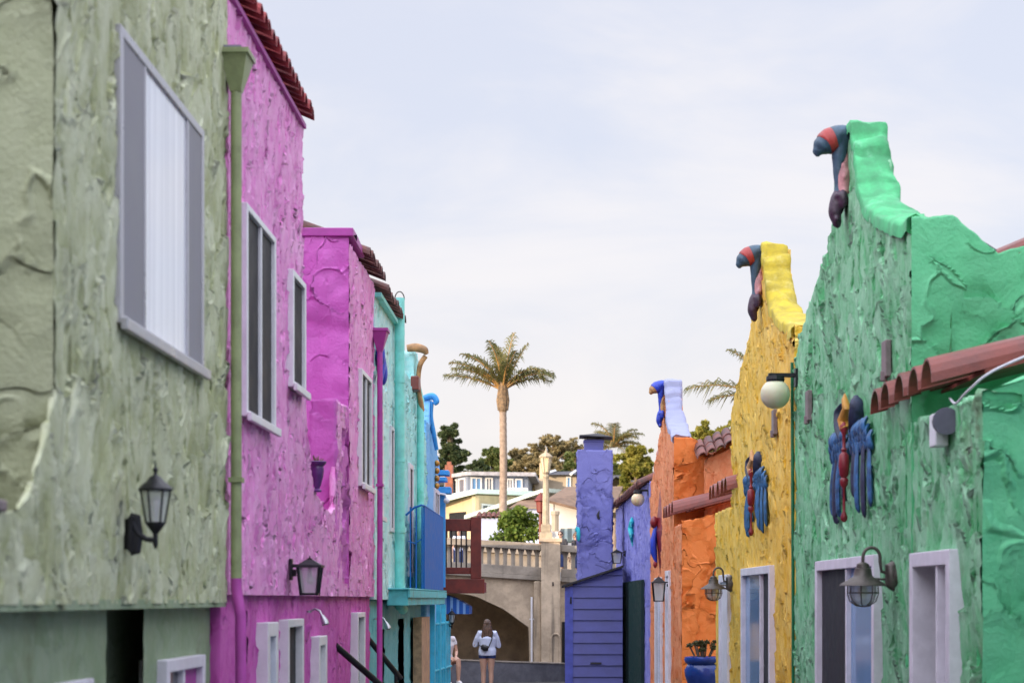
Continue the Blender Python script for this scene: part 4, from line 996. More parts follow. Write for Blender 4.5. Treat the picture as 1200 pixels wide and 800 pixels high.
box_lantern(TR(49.2, -.01, CZ+1.15), WOUT, WALONG, 'small dark square lantern on the violet wall above the shed', .36, .24, k=1.0)
for u, z0, z1, lab, nm in ((15.18, CZ+1.66, CZ+1.97, 'narrow grey clay spout above the tile canopy of the green house', 1), (19.1, CZ+1.68, CZ+2.0, 'narrow grey clay spout near the far corner of the green wall', 1), (21.55, CZ+1.75, CZ+2.05, 'narrow grey spout on the yellow wall beside the green house', 1)):
    m = mbT(TR); m.box(u-.09, u+.09, -.05, -.005, z0+.03, z1); m.tube([(u, -.045, z0), (u, -.045, z0+.08)], .03, 8)
    tag(m.build('wall_spout', M['grayplate'], None, loc=TR(u, 0, z0), bevel=.008), lab, 'spout')
t = thing('wall_speaker', 'round grey floodlight on a white box under the oxblood tile canopy', 'floodlight', TR(13.25, 0, CZ+1.1))
T = frame(TR(13.25, -.01, CZ+1.1), WOUT, WALONG)
m = MB(T); m.box(0, .09, -.14, .05, -.09, .13); m.build('box', M['whitebox'], t, bevel=.01)
m = MB(T); m.tube([(.04, -.12, .06), (.05, -.25, .06), (.05, -.30, .06)], [.05, .085, .09], 16); m.build('lamp_head', M['graymetal'], t, True)
T = lambda p: Vector(TR(p.x, p.y, p.z))
m = MB(T); m.tube([(13.2, .02, CZ+1.33), (12.8, -.03, CZ+1.26), (12.35, -.05, CZ+1.30), (12.16, .1, CZ+1.42), (12.14, .7, CZ+1.66)], .008, 8, spl=6)
tag(m.build('cable', M['whitebox'], None, True, loc=TR(13.2, 0, CZ+1.3)), 'thin white cable drooping below the oxblood tile canopy', 'cable')
# blue pot on a plaster pedestal
ped = MB(); ped.lathe((2.08, 30.6, 0), [(.24, 0), (.24, .05), (.19, .09), (.19, .58), (.23, .62), (.23, .66)], 20)
tag(ped.build('pedestal', M['orange_side'], None, True, loc=(2.08, 30.6, 0)), 'round orange pedestal carrying the cobalt pot', 'pedestal')
pt = thing('plant_pot', 'cobalt blue glazed pot with a dark succulent, at the end of the yellow wall', 'plant pot', (2.08, 30.6, .66))
m = MB(); m.lathe((2.08, 30.6, .66), [(.15, 0), (.22, .10), (.275, .27), (.285, .36), (.25, .42), (.235, .445), (.27, .475), (.29, .52), (.275, .56), (.25, .565), (.24, .53)], 28); m.build('pot', M['potblue'], pt, True)
m = MB(); m.lathe((2.08, 30.6, .66), [(.24, .52), (.05, .535)], 20); m.build('soil', M['soil'], pt)
m = MB(); lv = MB()
rnd = random.Random(5)
for i in range(22):
    a = rnd.uniform(0, 6.28); r = rnd.uniform(.03, .22); h_ = rnd.uniform(.10, .24)
    p0 = (2.08+r*.5*math.cos(a), 30.6+r*.5*math.sin(a), 1.18); p1 = (2.08+r*math.cos(a), 30.6+r*math.sin(a), 1.2+h_)
    m.tube([p0, p1], [.012, .008], 6)
    for k in range(14):
        b = rnd.uniform(0, 6.28); e = rnd.uniform(-.2, 1.2)
        q = Vector((math.cos(b)*math.cos(e), math.sin(b)*math.cos(e), math.sin(e)))
        lv.tube([Vector(p1), Vector(p1)+q*.035, Vector(p1)+q*.06], [.006, .014, .003], 5)
m.build('stems', M['bark'], pt); lv.build('leaves', M['l_succ'], pt)
# ================================================================== BRIDGE AND WHAT LIES BEYOND
def struct(o): o['kind'] = 'structure'; return o
BY = 61.0
zs = lambda X: CZ-.062*(X+.63)
br = thing('concrete_bridge', 'weathered tan concrete arch bridge with a balustrade across the end of the alley', 'bridge', (-4, 65, 0))
def arch(X):
    d = abs(X+9.0)
    if d > 7.82: return 0.0
    return CZ+float(np.interp(d, (0, 2, 4, 6.12, 7.04, 7.82), (.50, .48, .40, .13, -.29, -.86)))
xs = [-24, -20, -17.2, -16.83]+list(np.linspace(-16.81, -1.19, 60))+[-1.17, -.9, -.6, 0, 3, 8, 16]
V = []; Fc = []
for X in xs:
    t = zs(X)+.60; b = arch(X)
    V += [(X, BY, b), (X, BY, t), (X, BY+8, b), (X, BY+8, t)]
for i in range(len(xs)-1):
    a, c = 4*i, 4*i+4
    Fc += [(a, c, c+1, a+1), (a+2, a+3, c+3, c+2), (a, a+2, c+2, c), (a+1, c+1, c+3, a+3)]
mesh_obj('spandrel_wall', V, Fc, M['bridge'], br)
m = MB(); m.box(-18, -1.0, BY+5.4, BY+5.7, 0, CZ+.4); m.build('vault_wall', M['soffit'], br)
def sloped(m, x0, x1, y0, y1, z0, z1):
    m.add([(x, y, zs(x)+z) for z in (z0, z1) for y in (y0, y1) for x in (x0, x1)], [(0, 2, 3, 1), (4, 5, 7, 6), (0, 1, 5, 4), (2, 6, 7, 3), (0, 4, 6, 2), (1, 3, 7, 5)]); return m
for side, yy in ((0, BY), (1, BY+7.5)):
    m = MB()
    for x0, x1 in ((-24, -.80), (-.20, 16)):
        sloped(m, x0, x1, yy-.16, yy+.5, .57, .70); sloped(m, x0, x1, yy-.10, yy+.44, .703, .97)
    m.build('cornice', M['bridge2'], br, bevel=.012)
    m = MB()
    for x0, x1 in ((-24, -.80), (-.20, 16)): sloped(m, x0, x1, yy-.09, yy+.43, 1.49, 1.70)
    m.build('top_rail', M['bridge2'], br, bevel=.015)
bal_me = None
def baluster(x, yy):
    global bal_me
    if bal_me is None:
        m = MB(); w = .058
        m.add([(-w, -.11, -.27), (w, -.11, -.27), (w, .11, -.27), (-w, .11, -.27), (-w, -.11, .10), (w, -.11, .10), (w, .11, .10), (-w, .11, .10),
               (-w-.055, -.11, .27), (w+.055, -.11, .27), (w+.055, .11, .27), (-w-.055, .11, .27)],
              [(0, 1, 5, 4), (1, 2, 6, 5), (2, 3, 7, 6), (3, 0, 4, 7), (4, 5, 9, 8), (5, 6, 10, 9), (6, 7, 11, 10), (7, 4, 8, 11), (3, 2, 1, 0), (8, 9, 10, 11)])
        o = m.build('baluster', M['bridge2'], None); bal_me = o.data; bpy.data.objects.remove(o)
    o = bpy.data.objects.new('baluster', bal_me); COL.objects.link(o); o.parent = br
    o.location = Vector((x, yy+.17, zs(x)+1.23))-Vector(br.location)
for i in range(70): baluster(-.80-.135-i*.245, BY)
for i in range(26): baluster(-.20+.135+i*.245, BY)
m = MB()
for x0, x1 in ((-24, -18.05), (6.35, 16)): sloped(m, x0, x1, BY+.02, BY+.3, .97, 1.49)
sloped(m, -24, 16, BY+7.6, BY+7.7, .97, 1.49)
m.build('solid_parapet', M['bridge2'], br)
m = MB(); m.box(-.80, -.22, BY-.50, BY+.62, 0, CZ+1.80); m.box(-.86, -.16, BY-.54, BY+.66, CZ+1.74, CZ+1.86); m.build('pillar', M['bridge'], br, bevel=.02)
m = MB(); m.box(-1.02, -.80, BY-.26, BY+.3, 0, CZ+.56); m.build('pilaster', M['bridge'], br, bevel=.03)
c = (-.36, BY-.51)
m = MB(); m.tube([(c[0]-.13, c[1], 0), (c[0]-.13, c[1], CZ-1.25)]+[(c[0]+.13*math.cos(a), c[1], CZ-1.2+.16*math.sin(a)) for a in np.linspace(math.pi, 0, 9)]+[(c[0]+.13, c[1], 0)], .035, 8); m.build('niche_moulding', M['bridge'], br, True)
m = MB(); m.box(-.17, -.03, BY-.03, BY+.05, 0, CZ-.68); m.build('side_opening', M['void'], br)
m = MB(); m.tube([(-1.09, BY-.08, 0), (-1.09, BY-.08, CZ+.08)], .035, 8); m.box(-1.16, -1.02, BY-.09, BY+.02, CZ-.62, CZ-.58); m.build('drain_pipe', M['whitebox'], br)
m = MB(); m.box(-.46, -.42, BY-.53, BY-.49, CZ+.42, CZ+.53); m.build('weep_hole', M['void'], br)
m = MB(); sloped(m, -24, 16, BY+.42, BY+7.5, .30, .46); m.build('bridge_deck', M['asphalt'], br)
# lamp on the pillar
lx, ly = -.66, BY+.05
lp = thing('bridge_lamp', 'tall concrete lamp post with a four sided lantern, on the bridge pillar', 'street lamp', (lx, ly, CZ+1.86))
m = MB(); m.box(lx-.20, lx+.20, ly-.2, ly+.2, CZ+1.855, CZ+2.06); m.box(lx-.15, lx+.15, ly-.15, ly+.15, CZ+2.06, CZ+2.3); m.build('base', M['post'], lp, bevel=.02)
m = MB(); m.lathe((lx, ly, CZ), [(.115, 2.3), (.105, 3.0), (.085, 3.72), (.10, 3.74), (.10, 3.8), (.07, 3.84)], 8); m.build('shaft', M['post'], lp)
m = MB(); z0 = CZ+3.84
m.lathe((lx, ly, z0), [(.08, 0), (.12, .04), (.12, .07)], 8); m.lathe((lx, ly, z0), [(.20, .50), (.21, .54), (.13, .62), (.05, .66), (.02, .74), (.006, .85)], 8)
for q in range(6):
    a = math.pi/3*q; m.tube([(lx+.105*math.cos(a), ly+.105*math.sin(a), z0+.06), (lx+.18*math.cos(a), ly+.18*math.sin(a), z0+.51)], .014, 6)
m.build('lantern_frame', M['post'], lp)
m = MB(); m.lathe((lx, ly, z0), [(.10, .07), (.17, .50)], 6); m.build('lamp_glass', M['globe2'], lp)
l2 = thing('street_lamp', 'slim red brown street lamp with a hooded head, behind the bridge', 'street lamp', (-1.0, 74, CZ+.4))
m = MB(); m.tube([(-1.0, 74, CZ+.4), (-1.0, 74, CZ+1.6), (-1.0, 74, CZ+3.2)], [.09, .07, .06], 8); m.build('pole', M['redwood'], l2)
m = MB(); m.lathe((-1.0, 74, CZ+3.2), [(.08, 0), (.14, .05), (.17, .42), (.24, .46), (.14, .62), (.08, .70), (.02, .78)], 8); m.build('lamp_head', M['redwood'], l2)
# low wall in front of the bridge
V = []
lw = thing('low_wall', 'low grey concrete wall with its lit top painted paler, curving across the alley end', 'wall', (-1.2, 50.5, 0))
m = MB(); m2 = MB()
pts = [(-9, 49.5), (-5, 49.6), (-3.2, 50.0), (-1.2, 50.6), (0.2, 51.2), (1.2, 51.8), (6, 53)]
for i in range(len(pts)-1):
    (xa, ya), (xb, yb) = pts[i], pts[i+1]; ha = CZ-1.50-.045*(xa+3); hb = CZ-1.50-.045*(xb+3)
    def q(h0, h1, y0, y1, mm):
        mm.add([(xa, ya+y0, h0[0]), (xb, yb+y0, h0[1]), (xb, yb+y1, h0[1]), (xa, ya+y1, h0[0]), (xa, ya+y0, h1[0]), (xb, yb+y0, h1[1]), (xb, yb+y1, h1[1]), (xa, ya+y1, h1[0])],
               [(0, 3, 2, 1), (4, 5, 6, 7), (0, 1, 5, 4), (1, 2, 6, 5), (2, 3, 7, 6), (3, 0, 4, 7)])
    q((0, 0), (ha-.03, hb-.03), 0, .3, m); q((ha-.028, hb-.028), (ha, hb), -.02, .32, m2)
m.build('wall_body', M['lowwall'], lw); m2.build('wall_top', M['bridge2'], lw)  # paler top puts the light falling there into the colour

# ---- ground
m = MB(); G = 90
m.add([(-2500, -2500, -.02), (2500, -2500, -.02), (2500, 3500, -.02), (-2500, 3500, -.02)], [(0, 1, 2, 3)])
struct(m.build('ground', M['earth'], None))
m = MB(); m.add([(-2.4, -20, .004), (3.6, -20, .004), (2.2, 60.9, .004), (-6, 60.9, .004)], [(0, 1, 2, 3)])
struct(m.build('alley', M['pave'], None))
def terr(x, y):
    if y < 69: return -.1
    h = CZ+.42
    if y > 86: h += (min(y, 185)-86)*.062-max(0, y-185)*.03
    h += .6*mnoise.noise(Vector((x*.03, y*.03, 0)))*min(1, (y-69)/40)
    return h
V = []; Fc = []; nx, ny = 60, 50
for j in range(ny+1):
    y = 69+(j/ny)**1.4*331
    for i in range(nx+1):
        x = (-1+2*i/nx)*160; V.append((x, y, terr(x, y+.01)))
for j in range(ny):
    for i in range(nx):
        a = j*(nx+1)+i; Fc.append((a, a+1, a+nx+2, a+nx+1))
struct(mesh_obj('hillside', V, Fc, M['earth'], None, True))
m = MB(); m.add([(-60, 69.02, CZ+.47), (60, 69.02, CZ+.47), (60, 74, CZ+.50), (-60, 74, CZ+.50)], [(0, 1, 2, 3)]); struct(m.build('road', M['asphalt'], None))

# ---- houses on the slope
def quad_wall(m, p, q, z0, z1p, z1q, th=.2):
    """upright wall from p to q in plan, its top running from z1p to z1q"""
    p = Vector((p[0], p[1], 0)); q = Vector((q[0], q[1], 0)); d = (q-p).normalized(); n = Vector((-d.y, d.x, 0))*th
    a = [p, q, q+n, p+n]; zt = (z1p, z1q, z1q, z1p)
    m.add([(v.x, v.y, z0) for v in a]+[(v.x, v.y, z) for v, z in zip(a, zt)], [(0, 1, 2, 3), (4, 7, 6, 5), (0, 4, 5, 1), (1, 5, 6, 2), (2, 6, 7, 3), (3, 7, 4, 0)])
def win_on(parent, p, q, f0, f1, z0, z1, split=1, pane='paneh'):
    """window standing a little proud of the wall p-q between fractions f0 and f1"""
    p = Vector((p[0], p[1], 0)); q = Vector((q[0], q[1], 0)); L = (q-p).length; d = (q-p)/L; n = Vector((d.y, -d.x, 0))
    T = lambda v: p+d*v.x+n*v.y+Vector((0, 0, v.z))
    a0, a1 = f0*L, f1*L; fw = .09
    m = MB(T); m.box(a0, a0+fw, .005, .09, z0, z1); m.box(a1-fw, a1, .005, .09, z0, z1); m.box(a0+fw, a1-fw, .005, .09, z1-fw, z1); m.box(a0+fw, a1-fw, .005, .09, z0, z0+fw)
    for k in range(1, split): x = a0+(a1-a0)*k/split; m.box(x-.03, x+.03, .01, .08, z0+fw, z1-fw)
    w = m.build('window', M['winwhite'], parent)
    g_ = MB(T); g_.box(a0+fw-.002, a1-fw+.002, .003, .03, z0+fw-.002, z1-fw+.002); g_.build('pane', M[pane], w)
def pxX(x, Y): return (x-CX)/F*Y
def pxZ(y, Y): return CZ+(CY-y)/F*Y
# slate blue house with a bay
h = thing('hill_house', 'slate blue house with white bay windows, pale flat roof and brick chimney', 'house', (-5, 134, pxZ(600, 130)))
A = (pxX(520, 134), 134.5); B = (pxX(548, 130), 130); C_ = (pxX(619, 131), 131); D = (pxX(624, 140), 141); E = (pxX(520, 140), 141)
zb, zt_ = pxZ(602, 130), pxZ(557, 130)
m = MB(); quad_wall(m, A, B, zb, zt_, zt_); quad_wall(m, B, C_, zb, zt_, zt_); quad_wall(m, C_, D, zb, zt_, zt_); quad_wall(m, D, E, zb, zt_, zt_); quad_wall(m, E, A, zb, zt_, zt_); m.build('wall', M['h_grey'], h)
m = MB(); o_ = [(A[0]-.4, A[1]-.3), (B[0], B[1]-.5), (C_[0]+.5, C_[1]-.5), (D[0]+.5, D[1]), (E[0]-.4, E[1])]
m.prism([(0, 0)], 2, 0, 0) if False else m.add([(x, y, zt_) for x, y in o_]+[(x, y, zt_+.24) for x, y in o_], [(4, 3, 2, 1, 0), (5, 6, 7, 8, 9)]+[(i, (i+1) % 5, 5+(i+1) % 5, 5+i) for i in range(5)])
m.build('roof', M['rooflt'], h)
win_on(h, A, B, .30, .58, zt_-1.15, zt_-.12, 2); win_on(h, A, B, .66, .92, zt_-1.15, zt_-.12, 1)
win_on(h, B, C_, .05, .23, zt_-.98, zt_-.1, 2, 'reflectglass'); win_on(h, B, C_, .29, .41, zt_-.98, zt_-.1, 2); win_on(h, B, C_, .64, .75, zt_-.98, zt_-.15, 2); win_on(h, B, C_, .78, .90, zt_-1.0, zt_-.15, 1, 'reflectglass')
m = MB(); x0, x1 = pxX(522, 132.5), pxX(531, 132.5); m.box(x0, x1, 132, 133, zb, pxZ(545, 132.5)); m.box(x0+.12, x1-.12, 132.2, 132.8, pxZ(545, 132.5), pxZ(541, 132.5)); m.build('chimney', M['brick'], h)
m = MB(); m.box(pxX(592, 129), pxX(618, 129), 129, 130.9, pxZ(578, 129), pxZ(576.5, 129))
for i in range(14):
    x = pxX(592+26*i/13, 129); m.box(x-.03, x+.03, 129, 129.06, pxZ(576.5, 129), pxZ(572, 129))
m.box(pxX(592, 129), pxX(618, 129), 128.98, 129.08, pxZ(572, 129), pxZ(571.3, 129)); m.build('deck', M['winwhite'], h)
# tan house with one sloping roof
h = thing('hill_house', 'tan house with a carport and a white edged roof, below the slate blue house', 'house', (-4, 104, pxZ(640, 100)))
A = (pxX(505, 104), 104.5); B = (pxX(557, 100), 100); C_ = (pxX(640, 106), 108); zb = pxZ(640, 100)
za, zc, ze = pxZ(595, 104), pxZ(580, 100), pxZ(581.5, 107)
m = MB(); quad_wall(m, A, B, zb, za, zc); quad_wall(m, B, C_, zb, zc, ze); quad_wall(m, C_, (C_[0]-4, 116), zb, ze, ze); m.build('wall', M['h_tan'], h)
m = MB(); Q = [(A[0]-.5, A[1]-1.0, za), (B[0]+.1, B[1]-.9, zc+.05), (C_[0]+1, C_[1]-1.0, ze), (C_[0]-4, 118, ze+.3), (A[0]-4, 116, za+.3)]
m.add([(x, y, z) for x, y, z in Q]+[(x, y, z+.22) for x, y, z in Q], [(4, 3, 2, 1, 0), (5, 6, 7, 8, 9)]+[(i, (i+1) % 5, 5+(i+1) % 5, 5+i) for i in range(5)])
m.build('roof', M['fascia'], h)
for f0, f1, t0 in ((.42, .80, -.78), (.02, .38, -.95)):
    p = Vector((A[0], A[1], 0)); q = Vector((B[0], B[1], 0)); L = (q-p).length; d = (q-p)/L; n = Vector((d.y, -d.x, 0))
    T = lambda v, p=p, d=d, n=n: p+d*v.x+n*v.y+Vector((0, 0, v.z))
    m = MB(T); m.box(f0*L, f1*L, .003, .02, zb, zc+t0-(.0 if f0 > .2 else .25)); m.build('carport_opening', M['void'], h)
win_on(h, B, C_, .07, .24, zc-.78, zc-.38, 2, 'dark'); win_on(h, B, C_, .30, .44, zc-.78, zc-.38, 2, 'dark')
# long slanted roof house
h = thing('hill_house', 'house with a long pale green roof edge slanting up behind the palm trunk', 'house', (-2.5, 93, CZ+1))
A = (pxX(560, 90), 90.5); B = (pxX(637, 90), 90); C_ = (pxX(690, 97), 98); zb = CZ+.4
za, zc, ze = pxZ(607, 90), pxZ(577, 90), pxZ(580, 97)
m = MB(); quad_wall(m, A, B, zb, za, zc); quad_wall(m, B, C_, zb, zc, ze); m.build('wall', M['h_tan2'], h)
m = MB(); Q = [(A[0]-.6, A[1]-.8, za-.05), (B[0]+.05, B[1]-.8, zc), (C_[0], C_[1]-.8, ze), (C_[0], 106, ze), (A[0]-.6, 104, za)]
m.add([(x, y, z) for x, y, z in Q]+[(x, y, z+.17) for x, y, z in Q], [(4, 3, 2, 1, 0), (5, 6, 7, 8, 9)]+[(i, (i+1) % 5, 5+(i+1) % 5, 5+i) for i in range(5)])
m.build('roof', M['fascia'], h)
m = MB(); y0 = 87.6; m.add([(pxX(596, y0), y0, pxZ(595, y0)), (pxX(638, y0), y0, pxZ(594, y0)), (pxX(640, 89.8), 89.8, pxZ(583, 89.8)), (pxX(612, 89.8), 89.8, pxZ(584, 89.8))], [(0, 1, 2, 3)]); m.build('porch_roof', M['roofbrn'], h)
m = MB(); m.box(pxX(600, 88), pxX(642, 88), 88, 89.6, zb, pxZ(595.5, 88)); m.build('porch_wall', M['h_blue'], h)
# white house with brown roof
h = thing('hill_house', 'sunlit white house with a brown shingle roof, right of the bridge lamp', 'house', (1, 88, CZ+.5))
y0, y1 = 84, 92; A = (pxX(643, y0), y0); B = (pxX(715, y0), y0+.4); zb = CZ+.45
m = MB(); quad_wall(m, A, B, zb, pxZ(588, y0), pxZ(606, y0)); quad_wall(m, (A[0]+.2, y1), A, zb, pxZ(586, y1), pxZ(588, y0)); m.build('wall', M['h_white'], h)
m = MB(); Q = [(A[0]-.12, y0-.35, pxZ(588.5, y0)), (B[0], y0-.3, pxZ(607, y0)), (pxX(730, y1), y1, pxZ(572, y1)), (pxX(664, y1), y1, pxZ(572.5, y1))]
m.add([(x, y, z) for x, y, z in Q]+[(x, y, z+.1) for x, y, z in Q], [(3, 2, 1, 0), (4, 5, 6, 7)]+[(i, (i+1) % 4, 4+(i+1) % 4, 4+i) for i in range(4)]); m.build('roof', M['roofbrn'], h)
m = MB(); m.lathe((pxX(650.5, 83), 83, 0), [(.15, pxZ(622, 83)), (.15, pxZ(603, 83)), (.19, pxZ(603, 83)), (.19, pxZ(599, 83)), (.1, pxZ(598, 83))], 8); m.build('vent', M['h_tan2'], h)
# pale blue garden building
h = thing('cottage', 'pale blue plastered cottage with clay tiles along its top, directly beyond the balustrade', 'house', (-3, 79, CZ+.45))
y0 = 78; zb = CZ+.45
m = MB(); m.box(pxX(561, y0), pxX(606, y0), y0, y0+3, zb, pxZ(607, y0)); m.build('wall', M['h_blue'], h)
tiles(lambda u, v, z: (u, y0+v, z), pxX(561, y0), pxX(607, y0), .2, -.15, .7, pxZ(607, y0), pxZ(601, y0), r=.1).build('roof_tiles', M['tile_brown'], h)
m = MB(); m.prism([(pxX(581, y0), zb)]+[(pxX(590, y0)+.30*math.cos(a), pxZ(630, y0)+.22*math.sin(a)) for a in np.linspace(math.pi, 0, 10)]+[(pxX(599, y0), zb)], 1, y0-.02, y0+.1); m.build('arched_opening', M['void'], h)
# upper grey roofed house
h = thing('hill_house', 'putty coloured house under a charcoal hip roof, behind the lamp lantern', 'house', (0, 145, pxZ(580, 140)))
y0 = 140; zb = pxZ(585, y0)
m = MB(); m.box(pxX(641, y0), pxX(688, y0), y0, y0+9, zb, pxZ(556, y0)); m.box(pxX(627, y0), pxX(641, y0), y0-1, y0+6, zb, pxZ(561, y0)); m.build('wall', M['h_tan2'], h)
m = MB(); m.add([(pxX(639, y0), y0-.6, pxZ(556.5, y0)), (pxX(668, y0), y0-.6, pxZ(556.5, y0)), (pxX(674, y0), y0+5, pxZ(546.5, y0)), (pxX(650, y0), y0+5, pxZ(547, y0)),
               (pxX(669, y0), y0-.6, pxZ(556.5, y0)), (pxX(694, y0), y0-.6, pxZ(556.5, y0)), (pxX(690, y0), y0+5, pxZ(547, y0)), (pxX(675, y0), y0+5, pxZ(546.5, y0))], [(0, 1, 2, 3), (4, 5, 6, 7)]); m.build('roof', M['roofgrey'], h)
m = MB()
for xa, xb in ((639, 650), (669, 675)): m.tube([(pxX(xa, y0), y0-.65, pxZ(556, y0)), (pxX(xb, y0), y0+5, pxZ(546, y0))], .12, 4)
m.build('roof_edge', M['winwhite'], h)
m = MB(); m.box(pxX(632, y0), pxX(637, y0), y0+1, y0+2, zb, pxZ(541, y0)); m.build('chimney', M['h_tan'], h)
win_on(h, (pxX(641, y0), y0), (pxX(688, y0), y0), .48, .6, zb+.6, pxZ(558, y0), 1, 'reflectglass')
# houses right of the chimney
h = thing('hill_house', 'grey roofed house glimpsed between the violet chimney and the orange house', 'house', (4, 125, pxZ(600, 120)))
y0 = 120; zb = pxZ(600, y0)
m = MB(); m.box(pxX(712, y0), pxX(760, y0), y0, y0+8, zb, pxZ(562, y0)); m.build('wall', M['h_tan2'], h)
m = MB(); m.add([(pxX(706, y0), y0-.6, pxZ(560, y0)), (pxX(735, y0), y0-.6, pxZ(560, y0)), (pxX(733, y0), y0+5, pxZ(546, y0)), (pxX(708, y0), y0+5, pxZ(546, y0))], [(0, 1, 2, 3)])
m.add([(pxX(722, y0-4), y0-4, pxZ(558, y0-4)), (pxX(760, y0-4), y0-4, pxZ(580, y0-4)), (pxX(765, y0), y0, pxZ(570, y0)), (pxX(728, y0), y0, pxZ(559, y0))], [(0, 1, 2, 3)])
m.add([(pxX(722, y0-4), y0-4, pxZ(558, y0-4)), (pxX(700, y0-4), y0-4, pxZ(578, y0-4)), (pxX(704, y0), y0, pxZ(568, y0)), (pxX(728, y0), y0, pxZ(559, y0))], [(0, 1, 2, 3)])
m.build('roof', M['roofgrey'], h)
aw = thing('awning', 'dark green striped market awning just behind the bridge, beside the white house', 'awning', (.0, 80, CZ+1))
V = [(pxX(655, 80), 79, pxZ(634, 79)), (pxX(690, 80), 79, pxZ(634, 79)), (pxX(690, 80), 82, pxZ(618, 82)), (pxX(657, 80), 82, pxZ(619, 82))]
m = MB(); m.add(V+[(x, y, z-.06) for x, y, z in V], [(0, 1, 2, 3), (7, 6, 5, 4), (0, 4, 5, 1), (1, 5, 6, 2), (2, 6, 7, 3), (3, 7, 4, 0)]); m.build('canvas', M['awning2'], aw)
m = MB()
for x, y, z in V: m.tube([(x, y, CZ+.45), (x, y, z-.03)], .03, 6)
m.build('posts', M['steel'], aw)

# ---- trees
def leaves(m_, center, rad, n, size, rnd, shell=.55):
    V, Fc = m_
    for i in range(n):
        while True:
            p = Vector((rnd.uniform(-1, 1), rnd.uniform(-1, 1), rnd.uniform(-1, 1)))
            if shell*rnd.random() < p.length <= 1: break
        c = Vector((center[0]+p.x*rad[0], center[1]+p.y*rad[1], center[2]+p.z*rad[2]))
        a = Vector((rnd.gauss(0, 1), rnd.gauss(0, 1), rnd.gauss(0, .8))).normalized(); b = a.cross(Vector((rnd.gauss(0, 1), rnd.gauss(0, 1), rnd.gauss(0, 1)))).normalized()
        s = size*rnd.uniform(.6, 1.4); k = len(V)
        V += [c-a*s, c+b*s*.55, c+a*s, c-b*s*.55]; Fc.append((k, k+1, k+2, k+3))
def tree(name, label, x, ytop, w, Y, ybase, mat, seed, lobes, n=90, size=.2, trunk=.22, group=None, dens=1.0, airy=.3):
    """crown made of many small clumps of leaves on forking limbs"""
    rnd = random.Random(seed); k = Y/F; X = pxX(x, Y); zg = terr(X, Y); ztop = pxZ(ytop, Y); zb = pxZ(ybase, Y); H = ztop-zb; W = w*k/2
    t = thing(name, label, 'tree', (X, Y, zg), group)
    V = []; Fc = []; tk = MB()
    tk.tube([(X, Y, zg-.2), (X+rnd.uniform(-.1, .1), Y, (zg+zb)/2), (X, Y, zb+H*.3), (X+rnd.uniform(-.2, .2), Y, zb+H*.75)], [trunk*1.3, trunk, trunk*.7, trunk*.2], 8)
    for i in range(lobes):
        f = (i+.5)/lobes; zz = zb+H*(.12+.8*f); prof = math.sin(math.pi*min(1, .18+.75*f))**.7
        a = rnd.uniform(0, 6.28); r = W*prof*rnd.uniform(.25, .95)
        c = Vector((X+r*math.cos(a), Y+r*.8*math.sin(a), min(zz+rnd.uniform(-.1, .1)*H, ztop-.12*H)))
        tk.tube([(X, Y, max(zg, min(zb+H*.35, c.z-.3))), (c+Vector((X, Y, c.z-.6)))/2, c], [trunk*.45, trunk*.3, trunk*.08], 6)
        rr = W*rnd.uniform(.16, .42)
        for j in range(7):
            cc = c+Vector((rnd.gauss(0, rr*.75), rnd.gauss(0, rr*.6), rnd.gauss(0, rr*.38)))
            q = rr*rnd.uniform(.22, .6)
            leaves((V, Fc), cc, (q, q, q*.62), int(n*dens), size, rnd)
    tk.build('trunk', M['bark'], t, True)
    mesh_obj('crown', [tuple(v) for v in V], Fc, M[mat], t)
GT = 'trees on the slope'
tree('cypress_tree', 'dark tall cypress rising beside the sky blue house', 527, 497, 50, 150, 585, 'l_dark', 1, 26, 130, .17, .3, GT)
tree('cypress_tree', 'low dark tree behind the slate blue house roof', 556, 538, 36, 165, 572, 'l_dark', 2, 12, 110, .17, .25, GT)
tree('oak_tree', 'green bushy tree left behind the tall palm trunk', 580, 523, 44, 170, 575, 'l_mid', 3, 18, 120, .19, .3, GT)
tree('oak_tree', 'olive green tree just right of the tall palm trunk, behind the slate blue house', 606, 524, 36, 172, 572, 'l_brown', 4, 16, 120, .18, .3, GT)
tree('eucalyptus_tree', 'airy brown eucalyptus with a flat topped crown behind the lamp', 648, 512, 70, 180, 560, 'l_brown', 5, 22, 70, .17, .28, GT)
tree('eucalyptus_tree', 'denser brown green eucalyptus under the flat topped one', 632, 528, 60, 168, 575, 'l_brown', 6, 22, 130, .18, .3, GT)
tree('oak_tree', 'dark green tree against the left side of the violet chimney', 672, 526, 44, 174, 580, 'l_mid', 8, 16, 120, .18, .3, GT)
tree('willow_tree', 'sunny yellow green tree beside the orange house', 746, 520, 40, 112, 578, 'l_yel', 9, 24, 130, .15, .2, GT)
tree('oak_tree', 'dark green shrubby tree low behind the second palm', 730, 541, 34, 122, 585, 'l_mid', 10, 14, 120, .16, .2, GT)
tree('pine_tree', 'yellow green pine showing between the orange and yellow houses', 836, 496, 56, 95, 560, 'l_yel', 11, 18, 90, .14, .2, GT)
